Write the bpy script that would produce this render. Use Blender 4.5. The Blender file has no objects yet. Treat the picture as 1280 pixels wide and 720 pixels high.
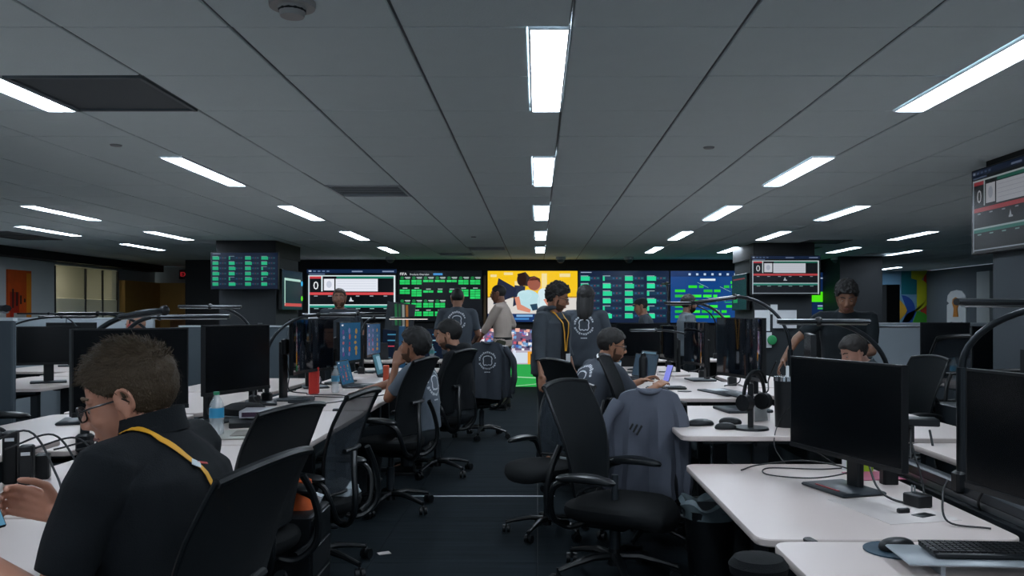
import bpy, math, random
import numpy as np
from mathutils import Vector, Matrix, noise
from mathutils.bvhtree import BVHTree
random.seed(7)
PI = math.pi
S = bpy.context.scene
COL = S.collection

# ---------------------------------------------------------------- camera, world, exposure
FPX = 1043.0
H = 1.38                      # eye height
cd = bpy.data.cameras.new('camera'); cam = bpy.data.objects.new('camera', cd); COL.objects.link(cam)
cam.location = (0, 0, H); cam.rotation_euler = (PI/2, 0, 0)
cd.sensor_width = 36; cd.lens = FPX/1280*36
cd.shift_x = -32/1280; cd.shift_y = 32/1280
cd.clip_start = 0.05; cd.clip_end = 100
S.camera = cam
w = bpy.data.worlds.new('world'); S.world = w; w.use_nodes = True
w.node_tree.nodes['Background'].inputs[0].default_value = (0.5, 0.62, 0.75, 1)
w.node_tree.nodes['Background'].inputs[1].default_value = 0.85  # bluish fill added for brightness, entering through the open rear of the room
S.view_settings.view_transform = 'Standard'; S.view_settings.look = 'None'
S.view_settings.exposure = 0.0; S.view_settings.gamma = 1.0
LIGHT_L = 35.0                # luminance of the ceiling fixtures
CEIL = 2.397

def W(px, py, Y):             # a point at distance Y from a direction measured in the photograph
    return Vector(((px-672)*Y/FPX, Y, H-(py-392)*Y/FPX))

# ---------------------------------------------------------------- materials
MATS = {}
def srgb(c):
    if isinstance(c, str): c = tuple(int(c[i:i+2], 16) for i in (0, 2, 4))
    return tuple((x/255/12.92 if x/255 <= .04045 else ((x/255+.055)/1.055)**2.4) for x in c)
def mat(name, col, rough=.5, metal=0, bump=0, bscale=60, var=0, vscale=8, spec=.5, alpha=1, trans=0, coat=0):
    if name in MATS: return MATS[name]
    m = bpy.data.materials.new(name); m.use_nodes = True
    nt = m.node_tree; b = nt.nodes['Principled BSDF']
    c = srgb(col) + (1,)
    b.inputs['Base Color'].default_value = c
    b.inputs['Roughness'].default_value = rough; b.inputs['Metallic'].default_value = metal
    b.inputs['Specular IOR Level'].default_value = spec
    b.inputs['Transmission Weight'].default_value = trans; b.inputs['Alpha'].default_value = alpha
    b.inputs['Coat Weight'].default_value = coat
    tc = nt.nodes.new('ShaderNodeTexCoord')
    if var:
        n = nt.nodes.new('ShaderNodeTexNoise'); n.inputs['Scale'].default_value = vscale; n.inputs['Detail'].default_value = 5
        nt.links.new(tc.outputs['Object'], n.inputs['Vector'])
        r = nt.nodes.new('ShaderNodeMapRange'); r.inputs['To Min'].default_value = 1-var; r.inputs['To Max'].default_value = 1+var
        nt.links.new(n.outputs['Fac'], r.inputs['Value'])
        mx = nt.nodes.new('ShaderNodeVectorMath'); mx.operation = 'SCALE'; mx.inputs[0].default_value = c[:3]
        nt.links.new(r.outputs['Result'], mx.inputs['Scale']); nt.links.new(mx.outputs[0], b.inputs['Base Color'])
    if bump:
        n = nt.nodes.new('ShaderNodeTexNoise'); n.inputs['Scale'].default_value = bscale; n.inputs['Detail'].default_value = 4
        nt.links.new(tc.outputs['Object'], n.inputs['Vector'])
        bp = nt.nodes.new('ShaderNodeBump'); bp.inputs['Strength'].default_value = bump; bp.inputs['Distance'].default_value = .01
        nt.links.new(n.outputs['Fac'], bp.inputs['Height']); nt.links.new(bp.outputs[0], b.inputs['Normal'])
    MATS[name] = m; return m
def emit(col, k=1.0):
    name = 'glow_%s_%s' % (col if isinstance(col, str) else '%02x%02x%02x' % tuple(col), k)
    if name in MATS: return MATS[name]
    m = bpy.data.materials.new(name); m.use_nodes = True; nt = m.node_tree
    b = nt.nodes['Principled BSDF']; c = srgb(col)+(1,)
    b.inputs['Base Color'].default_value = (.01, .01, .012, 1); b.inputs['Roughness'].default_value = .25
    b.inputs['Specular IOR Level'].default_value = .25
    b.inputs['Emission Color'].default_value = c; b.inputs['Emission Strength'].default_value = k
    MATS[name] = m; return m

M_TILE = mat('mineral_fibre_tile', 'd6e4e5', .9, bump=.15, bscale=120, var=.03)
M_GRID = mat('ceiling_grid_paint', '5c6468', .5)
M_VENT = mat('vent_dark_metal', '4a5256', .6)
M_VENTL = mat('vent_pale_metal', 'b9c2c6', .5)
M_BLACKW = mat('black_wall_paint', '16191c', .7, bump=.05)
M_GREYW = mat('grey_wall_paint', 'c3caca', .8, bump=.05, var=.03)
M_DGREYW = mat('charcoal_wall_paint', '596268', .8, bump=.05, var=.04)
M_DESK = mat('white_laminate', 'cbbdb7', .38, var=.015, vscale=3)
M_EDGE = mat('laminate_edge', 'a9adb0', .5)
M_STEEL = mat('dark_powder_steel', '2a3035', .45, metal=.3)
M_BLK = mat('black_plastic', '0f1215', .42, spec=.35)
M_BLK2 = mat('black_satin_plastic', '111416', .33, spec=.4)
M_GLOSS = mat('black_screen_glass', '05080b', .22, spec=.4)
M_MIRR = mat('glossy_screen_glass', '070b12', .07, spec=.9, coat=.6)
M_FAB = mat('black_chair_fabric', '0b0e10', .85, bump=.25, bscale=350, spec=.2)
M_MESH = mat('grey_chair_mesh', '343c43', .85, bump=.5, bscale=500, alpha=.62, spec=.2)
M_MESHD = mat('dark_chair_mesh', '13181b', .85, bump=.5, bscale=500, alpha=.93, spec=.2)
M_TUBE = mat('dark_lamp_tube', '24292d', .3, metal=.6)
M_ALU = mat('lamp_aluminium', 'a2a9ad', .28, metal=.9)
M_CABLE = mat('black_cable', '0d0f11', .5)
M_PART = mat('grey_partition_fabric', 'a4aeb5', .85, bump=.2, bscale=300, var=.03)
M_PARTD = mat('dark_partition_fabric', '3d474e', .85, bump=.2, bscale=300)
M_WOOD = mat('oak_panel', 'c8994e', .5, var=.2, vscale=4)
M_WHITE = mat('white_plastic', 'd4d6d8', .4)
M_CHROME = mat('chrome', 'c9cdd0', .15, metal=1)
M_PET = mat('clear_plastic_bottle', 'dbe6ea', .1, alpha=.32)

# ---------------------------------------------------------------- mesh helpers
class MB:
    def __init__(s): s.v = []; s.f = []; s.m = []; s.mats = []
    def mi(s, m):
        if m is None: return 0
        if m not in s.mats: s.mats.append(m)
        return s.mats.index(m)
    def add(s, vs, fs, m=None):
        o = len(s.v); s.v += [tuple(v) for v in vs]; k = s.mi(m)
        for f in fs: s.f.append(tuple(i+o for i in f)); s.m.append(k)
        return s
    def box(s, c, d, m=None, R=None, bev=0):
        x, y, z = d[0]/2, d[1]/2, d[2]/2
        if bev and min(x, y, z) > bev:
            ring = lambda X, Y, Z: [(-X+bev, -Y, Z), (X-bev, -Y, Z), (X, -Y+bev, Z), (X, Y-bev, Z), (X-bev, Y, Z), (-X+bev, Y, Z), (-X, Y-bev, Z), (-X, -Y+bev, Z)]
            sh = lambda Z: [((X*(x-bev)/x), (Y*(y-bev)/y), Z) for X, Y, _ in ring(x, y, 0)]
            rings = [sh(-z), ring(x, y, -z+bev), ring(x, y, z-bev), sh(z)]
            vs = [Vector(p) for r in rings for p in r]; fs = []
            for a in range(3):
                for i in range(8):
                    j = (i+1) % 8; fs.append((a*8+i, a*8+j, a*8+8+j, a*8+8+i))
            fs.append(tuple(range(7, -1, -1))); fs.append(tuple(range(24, 32)))
        else:
            vs = [Vector((a, b, e)) for e in (-z, z) for a, b in ((-x, -y), (x, -y), (x, y), (-x, y))]
            fs = [(3, 2, 1, 0), (4, 5, 6, 7), (0, 1, 5, 4), (1, 2, 6, 5), (2, 3, 7, 6), (3, 0, 4, 7)]
        if R: vs = [R @ v for v in vs]
        c = Vector(c); return s.add([v+c for v in vs], fs, m)
    def loft(s, rings, m=None, cap=True, closed=False):
        n = len(rings[0]); vs = [p for r in rings for p in r]; fs = []
        L = len(rings)
        for a in range(L if closed else L-1):
            b = (a+1) % L
            for i in range(n):
                j = (i+1) % n; fs.append((a*n+i, a*n+j, b*n+j, b*n+i))
        if cap and not closed: fs.append(tuple(range(n-1, -1, -1))); fs.append(tuple((L-1)*n+i for i in range(n)))
        return s.add(vs, fs, m)
    def cyl(s, a, b, r0, r1=None, n=16, m=None):
        return s.tube([a, b], [r0, r0 if r1 is None else r1], n, m)
    def tube(s, pts, r, n=8, m=None, cap=True, flat=None):
        pts = [Vector(p) for p in pts]
        if not hasattr(r, '__len__'): r = [r]*len(pts)
        rings = []; up = None
        for i, p in enumerate(pts):
            t = (pts[min(i+1, len(pts)-1)]-pts[max(i-1, 0)]).normalized()
            if up is None:
                up = Vector((0, 0, 1)) if abs(t.z) < .9 else Vector((1, 0, 0))
            sd = t.cross(up).normalized(); up = sd.cross(t).normalized()
            fa, fb = flat or (1, 1)
            rings.append([p+sd*math.cos(2*PI*k/n)*r[i]*fa+up*math.sin(2*PI*k/n)*r[i]*fb for k in range(n)])
        return s.loft(rings, m, cap)
    def ell(s, c, r, m=None, nu=16, nv=10, R=None):
        c = Vector(c)
        if not hasattr(r, '__len__'): r = (r, r, r)
        rings = []
        for j in range(nv+1):
            th = PI*(j+.0)/nv; th = min(max(th, .02), PI-.02)
            ring = []
            for i in range(nu):
                ph = 2*PI*i/nu
                v = Vector((r[0]*math.sin(th)*math.cos(ph), r[1]*math.sin(th)*math.sin(ph), -r[2]*math.cos(th)))
                ring.append(c+(R @ v if R else v))
            rings.append(ring)
        return s.loft(rings, m)
    def cap(s, a, b, ra, rb=None, n=14, m=None):
        a = Vector(a); b = Vector(b); rb = ra if rb is None else rb
        t = (b-a); L = t.length
        t = t/L if L > 1e-6 else Vector((0, 0, 1))
        pts = []; rr = []
        for k in range(5, 0, -1):
            an = k/5*PI/2*.98; pts.append(a-t*ra*math.sin(an)); rr.append(ra*math.cos(an))
        pts += [a, b]; rr += [ra, rb]
        for k in range(1, 6):
            an = k/5*PI/2*.98; pts.append(b+t*rb*math.sin(an)); rr.append(rb*math.cos(an))
        return s.tube(pts, rr, n, m)
    def prism(s, poly, z0, z1, m=None, bev=0):
        n = len(poly)
        c = Vector((sum(p[0] for p in poly)/n, sum(p[1] for p in poly)/n))
        def sh(z, b):
            out = []
            for p in poly:
                d = Vector((p[0], p[1]))-c; q = c+d*(1-b/max(d.length, .01)); out.append((q.x, q.y, z))
            return out
        rings = [sh(z0, bev), sh(z0+bev, 0), sh(z1-bev, 0), sh(z1, bev)] if bev else [sh(z0, 0), sh(z1, 0)]
        return s.loft(rings, m)
    def xf(s, Mx): s.v = [tuple(Mx @ Vector(v)) for v in s.v]; return s
    def mesh(s, name, m=None, smooth=True):
        me = bpy.data.meshes.new(name); me.from_pydata(s.v, [], s.f)
        if s.mats:
            for x in s.mats: me.materials.append(x)
            me.polygons.foreach_set('material_index', s.m)
        elif m: me.materials.append(m)
        me.update()
        if smooth:
            me.polygons.foreach_set('use_smooth', [True]*len(me.polygons))
            me.set_sharp_from_angle(angle=math.radians(38))
        return me
    def build(s, name, m=None, parent=None, smooth=True):
        o = bpy.data.objects.new(name, s.mesh(name, m, smooth)); COL.objects.link(o)
        if parent: o.parent = parent
        return o
def rrect(x0, x1, y0, y1, r, n=5):
    pts = []
    for cx, cy, a0 in ((x1-r, y1-r, 0), (x0+r, y1-r, 90), (x0+r, y0+r, 180), (x1-r, y0+r, 270)):
        for k in range(n+1):
            a = math.radians(a0+90*k/n); pts.append((cx+r*math.cos(a), cy+r*math.sin(a)))
    return pts
def curve(pts, n=8):      # Catmull-Rom through points
    P = [Vector(p) for p in pts]; P = [P[0]*2-P[1]]+P+[P[-1]*2-P[-2]]; out = []
    for i in range(1, len(P)-2):
        for k in range(n):
            t = k/n; a, b, c, d = P[i-1:i+3]
            out.append(.5*((2*b)+(c-a)*t+(2*a-5*b+4*c-d)*t*t+(3*b-a-3*c+d)*t**3))
    out.append(P[-2]); return out
def thing(name, label, cat, loc=(0, 0, 0), rz=0, group=None):
    o = bpy.data.objects.new(name, None); COL.objects.link(o); o.location = loc; o.rotation_euler = (0, 0, rz)
    o.empty_display_size = .1
    o['label'] = label; o['category'] = cat
    if group: o['group'] = group
    return o
def tag(o, label, cat, group=None):
    o['label'] = label; o['category'] = cat
    if group: o['group'] = group
    return o
def struct(o): o['kind'] = 'structure'; return o
def copy_tree(o, parent=None):
    c = o.copy(); COL.objects.link(c)
    if parent: c.parent = parent
    for ch in list(KIDS(o)): copy_tree(ch, c)
    return c
def KIDS(o): return [x for x in COL.objects if x.parent == o]
def place(o, loc, rz, label, group=None):
    o.location = loc; o.rotation_euler = (0, 0, rz); o['label'] = label
    if group: o['group'] = group
    return o
def vox(mb, size, name, m, parent=None, it=3, disp=0, dscale=9, seed=0):
    me = mb.mesh('tmp', None, False); o = bpy.data.objects.new('tmp', me); COL.objects.link(o)
    r = o.modifiers.new('r', 'REMESH'); r.mode = 'VOXEL'; r.voxel_size = size; r.use_smooth_shade = True
    if it:
        sm = o.modifiers.new('s', 'SMOOTH'); sm.iterations = it; sm.factor = .6
    dg = bpy.context.evaluated_depsgraph_get(); e = o.evaluated_get(dg)
    nm = bpy.data.meshes.new_from_object(e); bpy.data.objects.remove(o); bpy.data.meshes.remove(me)
    nm.name = name; nm.materials.clear(); nm.materials.append(m)
    if disp:
        n = len(nm.vertices); co = np.empty(n*3); nm.vertices.foreach_get('co', co); co = co.reshape(-1, 3)
        no = np.empty(n*3); nm.vertices.foreach_get('normal', no); no = no.reshape(-1, 3)
        x, y, z = co.T; s = dscale
        f = np.sin(s*3.1*z+4*np.sin(s*.7*x+seed)+3*np.sin(s*.6*y))*.5+np.sin(s*5.3*(z+.5*y)+5*np.sin(s*.9*y+seed)+2*np.sin(s*1.3*x))*.3+np.sin(s*2.1*(y-x)+seed+3*np.sin(s*z))*.4
        co = co+no*(f*disp)[:, None]
        nm.vertices.foreach_set('co', co.ravel()); nm.update()
    nm.polygons.foreach_set('use_smooth', [True]*len(nm.polygons))
    ob = bpy.data.objects.new(name, nm); COL.objects.link(ob)
    if parent: ob.parent = parent
    return ob
def text_polys(txt, size):
    """mesh vertices and faces of a flat text, origin at its left baseline"""
    cu = bpy.data.curves.new('t', 'FONT'); cu.body = txt; cu.size = size; cu.resolution_u = 2
    o = bpy.data.objects.new('t', cu); COL.objects.link(o)
    dg = bpy.context.evaluated_depsgraph_get(); me = bpy.data.meshes.new_from_object(o.evaluated_get(dg))
    vs = [tuple(v.co) for v in me.vertices]; fs = [tuple(p.vertices) for p in me.polygons]
    bpy.data.objects.remove(o); bpy.data.curves.remove(cu); bpy.data.meshes.remove(me)
    return vs, fs

class Canvas:
    """flat print on a screen: u to the right 0..1, v down 0..1, built as thin real geometry"""
    def __init__(s, wd, ht): s.w = wd; s.h = ht; s.b = MB(); s.L = 0
    def pt(s, u, v): return (0.0008+s.L*.0003, (u-.5)*s.w, (.5-v)*s.h)
    def poly(s, pts, col, k=1.0):
        s.L += 0 if len(s.b.f) == 0 else 0
        s.b.add([s.pt(*p) for p in pts], [tuple(range(len(pts)))], emit(col, k)); return s
    def rect(s, u0, v0, u1, v1, col, k=1.0):
        if u1-u0 > .5:
            for q in range(12): a = u0+(u1-u0)*q/12; e = u0+(u1-u0)*(q+1)/12; s.poly([(a, v1), (e, v1), (e, v0), (a, v0)], col, k)
            return s
        return s.poly([(u0, v1), (u1, v1), (u1, v0), (u0, v0)], col, k)
    def ell(s, u, v, ru, rv, col, k=1.0, n=20):
        return s.poly([(u+ru*math.cos(-2*PI*i/n), v-rv*math.sin(-2*PI*i/n)) for i in range(n)][::-1], col, k)
    def text(s, txt, u, v, hh, col, k=1.0):
        vs, fs = text_polys(txt, hh*s.h*1.35)
        x0, y0, z0 = s.pt(u, v)
        s.b.add([(x0, y0+a, z0+b) for a, b, _ in vs], fs, emit(col, k)); return s
    def up(s): s.L += 1; return s
    def build(s, name, parent, loc=(0, 0, 0)):
        o = s.b.build(name, None, parent, smooth=False); o.location = loc; return o

# ================================================================ the room
XL, XR, YB = -8.25, 9.3, 15.8
# floor: carpet tiles
def carpet():
    m = bpy.data.materials.new('dark_carpet'); m.use_nodes = True; nt = m.node_tree; b = nt.nodes['Principled BSDF']
    tc = nt.nodes.new('ShaderNodeTexCoord'); n = nt.nodes.new('ShaderNodeTexNoise'); n.inputs['Scale'].default_value = 220; n.inputs['Detail'].default_value = 3
    n2 = nt.nodes.new('ShaderNodeTexNoise'); n2.inputs['Scale'].default_value = 1.3
    mp = nt.nodes.new('ShaderNodeMapping'); mp.inputs['Scale'].default_value = (1, 14, 1)
    nt.links.new(tc.outputs['Object'], n.inputs['Vector']); nt.links.new(tc.outputs['Object'], mp.inputs[0]); nt.links.new(mp.outputs[0], n2.inputs['Vector'])
    a = nt.nodes.new('ShaderNodeMath'); a.operation = 'ADD'; nt.links.new(n.outputs['Fac'], a.inputs[0]); nt.links.new(n2.outputs['Fac'], a.inputs[1])
    r = nt.nodes.new('ShaderNodeValToRGB'); r.color_ramp.elements[0].position = .3; r.color_ramp.elements[1].position = .75
    h = nt.nodes.new('ShaderNodeMath'); h.operation = 'MULTIPLY'; h.inputs[1].default_value = .5; nt.links.new(a.outputs[0], h.inputs[0]); nt.links.new(h.outputs[0], r.inputs[0])
    r.color_ramp.elements[0].color = srgb('13191d')+(1,); r.color_ramp.elements[1].color = srgb('262e33')+(1,)
    nt.links.new(r.outputs[0], b.inputs['Base Color']); b.inputs['Roughness'].default_value = .95
    b.inputs['Specular IOR Level'].default_value = .08
    bp = nt.nodes.new('ShaderNodeBump'); bp.inputs['Strength'].default_value = .3; bp.inputs['Distance'].default_value = .004
    nt.links.new(n.outputs['Fac'], bp.inputs['Height']); nt.links.new(bp.outputs[0], b.inputs['Normal'])
    return m
M_CARPET = carpet()
fl = struct(MB().box((.5, 8, -.02), (18.2, 25, .04), M_BLK).build('floor'))
g = MB()
for i in range(-9, 10):
    for j in range(-4, 21):
        if i*.92 < XL or (i+1)*.92 > XR+.9: continue
        g.box((i*.92+.46, j*.92+.46, .002), (.917, .917, .006), M_CARPET)
cp = g.build('carpet_tile', None, fl, smooth=False); cp['kind'] = 'stuff'
ln = MB().box((-.42, 6.28, .0065), (1.1, .03, .003)).build('floor_tape', mat('white_tape', 'b9bcc0', .5)); tag(ln, 'thin white tape line across the dark aisle carpet', 'tape')

# ceiling with its tiles, grid and fixtures
PX, PY = .605, .61; GX0, GY0 = .118, 2.963
cl = struct(MB().box((.5, 8, CEIL+.06), (18.2, 25, .05)).build('ceiling', M_GRID))
LIGHTS = []   # (right X index line or x, start row k)
for k in range(-2, 5): LIGHTS += [(0, k*4)]
for k in range(-2, 5): LIGHTS += [(-4, k*4)]
for k in range(-2, 5): LIGHTS += [(3, k*4)]
for k in (2, 3, 4): LIGHTS += [(5, k*4)]
LIGHTS += [(-8, 8), (-8, 12), (-10, 11), (-10, 15), (8, 12), (8, 16), (10, 17), (13, 25), (5, -4), (8, 4), (8, -4), (11, 0), (-8, -4), (-8, 1), (-11, 4)]
LIGHTS = [(i, j) for i, j in LIGHTS if not (i == 0 and j > 16)]
occ = {}
for i, j in LIGHTS:
    for q in (0, 1): occ[(i-1, j+q)] = 'light'
VENTS = {(-4, 1): 'return', (-3, 6): 'slat', (-3, 18): 'slat', (-2, 16): 'slat', (6, 14): 'return', (6, 16): 'return', (-12, 13): 'return', (-12, 12): 'return', (9, 18): 'slat'}
tile_me = MB().box((0, 0, 0), (PX-.013, PY-.009, .018), bev=.003).mesh('ceiling_tile', M_TILE, False)
tile_n = MB().box((-.076, 0, 0), (PX-.165, PY-.009, .018), bev=.003).mesh('ceiling_tile_narrow', M_TILE, False)
cells = []
for i in range(-14, 16):
    for j in range(-10, 28):
        x = GX0+(i+.5)*PX; y = GY0+(j+.5)*PY
        if x-PX/2 < XL-.3 or x+PX/2 > XR+.3: continue
        cells.append((x, y, i, j))
def inview(c): x, y, i, j = c; return y > 1.9 and abs(x+.02*y) < .66*y+.4
cells.sort(key=lambda c: (0 if inview(c) else 1, c[1]))
rest = MB(); n = 0
for x, y, i, j in cells:
    if (i, j) in VENTS: continue
    lt = occ.get((i, j))
    if n < 298 and inview((x, y, i, j)):
        o = bpy.data.objects.new('ceiling_tile', tile_n if lt else tile_me); COL.objects.link(o)
        o.location = (x, y, CEIL+.009+random.uniform(-.0012, .0012)); o.parent = cl; n += 1
        o.rotation_euler = (random.uniform(-.003, .003), random.uniform(-.003, .003), 0)
    else:
        rest.box((x-(.076 if lt else 0), y, CEIL+.009), (PX-(.165 if lt else .013), PY-.005, .018))
rs = rest.build('tile_field', M_TILE, cl, smooth=False); rs['kind'] = 'stuff'
gr = MB()
for i in range(-14, 16):
    x = GX0+i*PX
    gr.box((x-.004, 8, CEIL+.012), (.003, 25, .012)); gr.box((x+.004, 8, CEIL+.012), (.003, 25, .012))
gr.build('grid_rail', mat('grid_rail_paint', '7c8488', .5), cl, smooth=False)
# fixtures
fx = MB(); fx.box((0, 0, .012), (.150, 1.215, .02))
M_TRIM = mat('fixture_trim', 'dfe2e6', .4)
fxm = MB()
for sx in (-1, 1): fxm.box((sx*.071, 0, .0), (.008, 1.215, .016))
for sy in (-1, 1): fxm.box((0, sy*.604, .0), (.15, .007, .016))
fr_me = fxm.mesh('trim', M_TRIM, False)
df_me = MB().box((0, 0, .004), (.134, 1.2, .008)).mesh('diffuser', emit('e2f0ff', LIGHT_L), False)
PLACE = {-11: 'left', -10: 'far left', -8: 'left', -4: 'left of centre', 0: 'central', 3: 'right of centre', 5: 'right', 8: 'far right', 10: 'far right', 13: 'farthest right', 11: 'far right'}
rowname = {}
cnt = {}
for i, j in LIGHTS:
    cnt.setdefault(i, []).append(j)
ORD = ['first', 'second', 'third', 'fourth', 'fifth', 'sixth', 'seventh']
for i, j in sorted(LIGHTS):
    y0 = GY0+j*PY; x = GX0+i*PX-.076; yc = y0+PY
    vis = [q for q in sorted(cnt[i]) if GY0+q*PY+1.2 > 2.9 and abs(GX0+i*PX) < .67*(GY0+q*PY+1.2)]
    if j in vis:
        lab = 'lit linear ceiling light, %s in view of the %s row' % (ORD[vis.index(j)], PLACE[i] if i not in (-10, 10) else 'outer '+PLACE[i])
        if len(vis) > 1 and j == vis[-1]: lab = 'lit linear ceiling light farthest away in the %s row' % (PLACE[i] if i not in (-10, 10) else 'outer '+PLACE[i])
        g_ = None
    else: lab = 'lit linear ceiling light behind or beside the viewpoint'; g_ = 'ceiling lights out of view'
    t = thing('ceiling_light', lab, 'ceiling light', (x, yc, CEIL), 0, g_ or 'linear ceiling lights')
    a = bpy.data.objects.new('diffuser', df_me); b = bpy.data.objects.new('trim', fr_me)
    for q in (a, b): COL.objects.link(q); q.parent = t
vl = {(-4, 1): 'dark flat return air grille beside the nearest left ceiling light', (-3, 6): 'slatted supply vent in the ceiling left of the middle', (-3, 18): 'small far slatted vent above the left video screens',
      (-2, 16): 'slatted vent glinting green above the video wall', (6, 14): 'dark return grille in the ceiling right of the right wall screen, nearer one', (6, 16): 'dark return grille in the ceiling near the right column, farther one',
      (-12, 13): 'dark return grille near the left wall, farther one', (-12, 12): 'dark return grille near the left wall, nearer one', (9, 18): 'small slatted vent near the colourful mural'}
for (i, j), kd in VENTS.items():
    x = GX0+(i+.5)*PX; y = GY0+(j+.5)*PY
    t = thing('ceiling_vent', vl[(i, j)], 'vent', (x, y, CEIL), 0)
    f = MB()
    for sx in (-1, 1): f.box((sx*.288, 0, .002), (.018, .6, .016)); f.box((0, sx*.288, .002), (.59, .018, .016))
    f.build('frame', M_VENTL if kd == 'slat' else M_GRID, t, False)
    MB().box((0, 0, .025), (.58, .58, .01)).build('backing', M_VENT, t, False)
    if kd == 'slat':
        sm_ = MB().box((0, 0, 0), (.56, .026, .003), R=Matrix.Rotation(.12, 3, 'X')).mesh('slat', M_VENTL, False)
        for q in range(8):
            o = bpy.data.objects.new('slat', sm_); COL.objects.link(o); o.parent = t; o.location = (0, -.245+q*.07, .0)
    else:
        MB().box((0, 0, .006), (.56, .56, .004)).build('grille', M_VENT, t, False)
def round_fix(loc, r, h, name, lab, cat, m=M_WHITE):
    t = thing(name, lab, cat, loc)
    MB().cyl((0, 0, 0), (0, 0, -h*.4), r, r*.97, 24).build('base', m, t)
    MB().cyl((0, 0, -h*.4), (0, 0, -h), r*.62, r*.5, 20).build('sensor_head', m, t)
    MB().tube([(r*.55*math.cos(a), r*.55*math.sin(a), -h*.6) for a in np.linspace(0, 2*PI, 13)], r*.06).build('vent_ring', M_BLK, t)
round_fix((-.80, 2.72, CEIL), .075, .05, 'smoke_detector', 'white round smoke detector at the top edge of the ceiling', 'smoke detector', mat('detector_plastic', 'a8a9a6', .5))
for q, (px, py, lab) in enumerate(((886, 184, 'small round sprinkler cover in the ceiling right of the aisle'), (145, 181, 'small round sprinkler cover in the ceiling at upper left'), (592, 296, 'small round sprinkler cover in the ceiling left of the central light row'))):
    y = FPX*(CEIL-H)/(392-py); p = W(px, py, y)
    o = MB().cyl((0, 0, 0), (0, 0, -.008), .035, .03, 18).build('sprinkler_cover', mat('sprinkler_plate', '8b9295', .5)); o.location = (p.x, p.y, CEIL); tag(o, lab, 'sprinkler')
for q, (px, lab) in enumerate(((488, 'small dome sensor under the ceiling above the left wall screens'), (701, 'small dome sensor under the ceiling above the football celebration screen'), (786, 'small dome sensor under the ceiling above the green bar screen'), (1045, 'small dome sensor under the ceiling above the rightmost wall screen'))):
    t = thing('dome_camera', lab, 'camera', ((px-672)*15/FPX, 15, CEIL))
    MB().cyl((0, 0, 0), (0, 0, -.05), .09, .09, 16).build('mount', M_VENTL, t); MB().ell((0, 0, -.05), (.07, .07, .06)).build('dome', M_VENT, t)

# walls
wl = MB().box((XL-.05, 5.38, CEIL/2), (.1, 17.76, CEIL)); wl.box((XL-.05, 17.18, CEIL/2), (.1, 1.62, CEIL)); wl.box((XL-.05, 15.32, 2.31), (.1, 2.12, .174)); struct(wl.build('wall_left', M_GREYW, None, False))
M_OFF = mat('office_wall_paint', 'dfe2d8', .85)
struct(MB().box((-9.75, 15.32, CEIL/2), (.1, 5.2, CEIL)).build('wall_office', M_OFF))
for yy, nm in ((12.7, 'wall_office_near'), (17.94, 'wall_office_far')): struct(MB().box((-9.05, yy, CEIL/2), (1.5, .1, CEIL)).build(nm, M_OFF, None, False))
struct(MB().box((-9.05, 15.32, -.02), (1.5, 5.3, .04)).build('floor_office', M_CARPET, None, False)); struct(MB().box((-9.05, 15.32, CEIL+.02), (1.5, 5.3, .04)).build('ceiling_office', M_OFF, None, False))
for q, yy in enumerate((13.7, 16.4)):
    t = thing('ceiling_light', ('nearer', 'farther')[q]+' warm ceiling light inside the glass office', 'ceiling light', (-9.1, yy, CEIL-.01))
    MB().box((0, 0, 0), (.3, .9, .02)).build('diffuser', emit('fff0d0', 10.0), t, False); MB().box((0, 0, .008), (.34, .94, .01)).build('trim', M_WHITE, t, False)
MB_D = MB().box((-9.0, 15.6, .37), (.6, 1.4, .74), bev=.01).build('office_desk', M_DESK); tag(MB_D, 'pale desk inside the glass office at far left', 'desk')
struct(MB().box((XR+.05, 8, CEIL/2), (.1, 25, CEIL)).build('wall_right', M_DGREYW))
struct(MB().box((-7.4, 18.2, CEIL/2), (1.9, .1, CEIL)).build('wall_end', mat('pale_wall_paint', 'a39f98', .8, bump=.05)))
wb = struct(MB().box((-.07, YB+1.2, CEIL/2), (13.2, 2.4, CEIL)).build('wall_back', M_BLACKW))
struct(MB().box((8, 20.05, CEIL/2), (2.8, .1, CEIL)).build('wall_far', M_DGREYW))
struct(MB().box((XL+.16, 8, CEIL-.07), (.32, 19.4, .14)).build('trim_soffit', M_BLACKW))
struct(MB().box((-.07, YB-.012, .05), (13.2, .024, .1)).build('baseboard_back', mat('grey_skirting', '6d7a7c', .4)))
# vertical panels of the black back wall
pm = MB()
for q in range(11):
    pm = MB().box((-6.07+q*1.2, YB-.006, 1.25), (1.19, .012, 2.28), bev=.003)
    o = pm.build('wall_panel', M_BLACKW, wb, False)
# black boxed corner on the right of the video wall
o = struct(MB().box((5.74, 15.3, CEIL/2), (.75, 1.0, CEIL)).build('trim_pier', mat('black_pier_paint', '1c2024', .7)))
cab = thing('tall_cabinet', 'tall black cabinet standing left of the colourful mural', 'cabinet', (7.10, 16.9, 0))
MB().box((0, 0, .98), (.26, .5, 1.96), bev=.006).build('body', M_BLK, cab); MB().box((-.0, -.255, .98), (.24, .02, 1.9), bev=.004).build('door', M_BLK2, cab)
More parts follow.
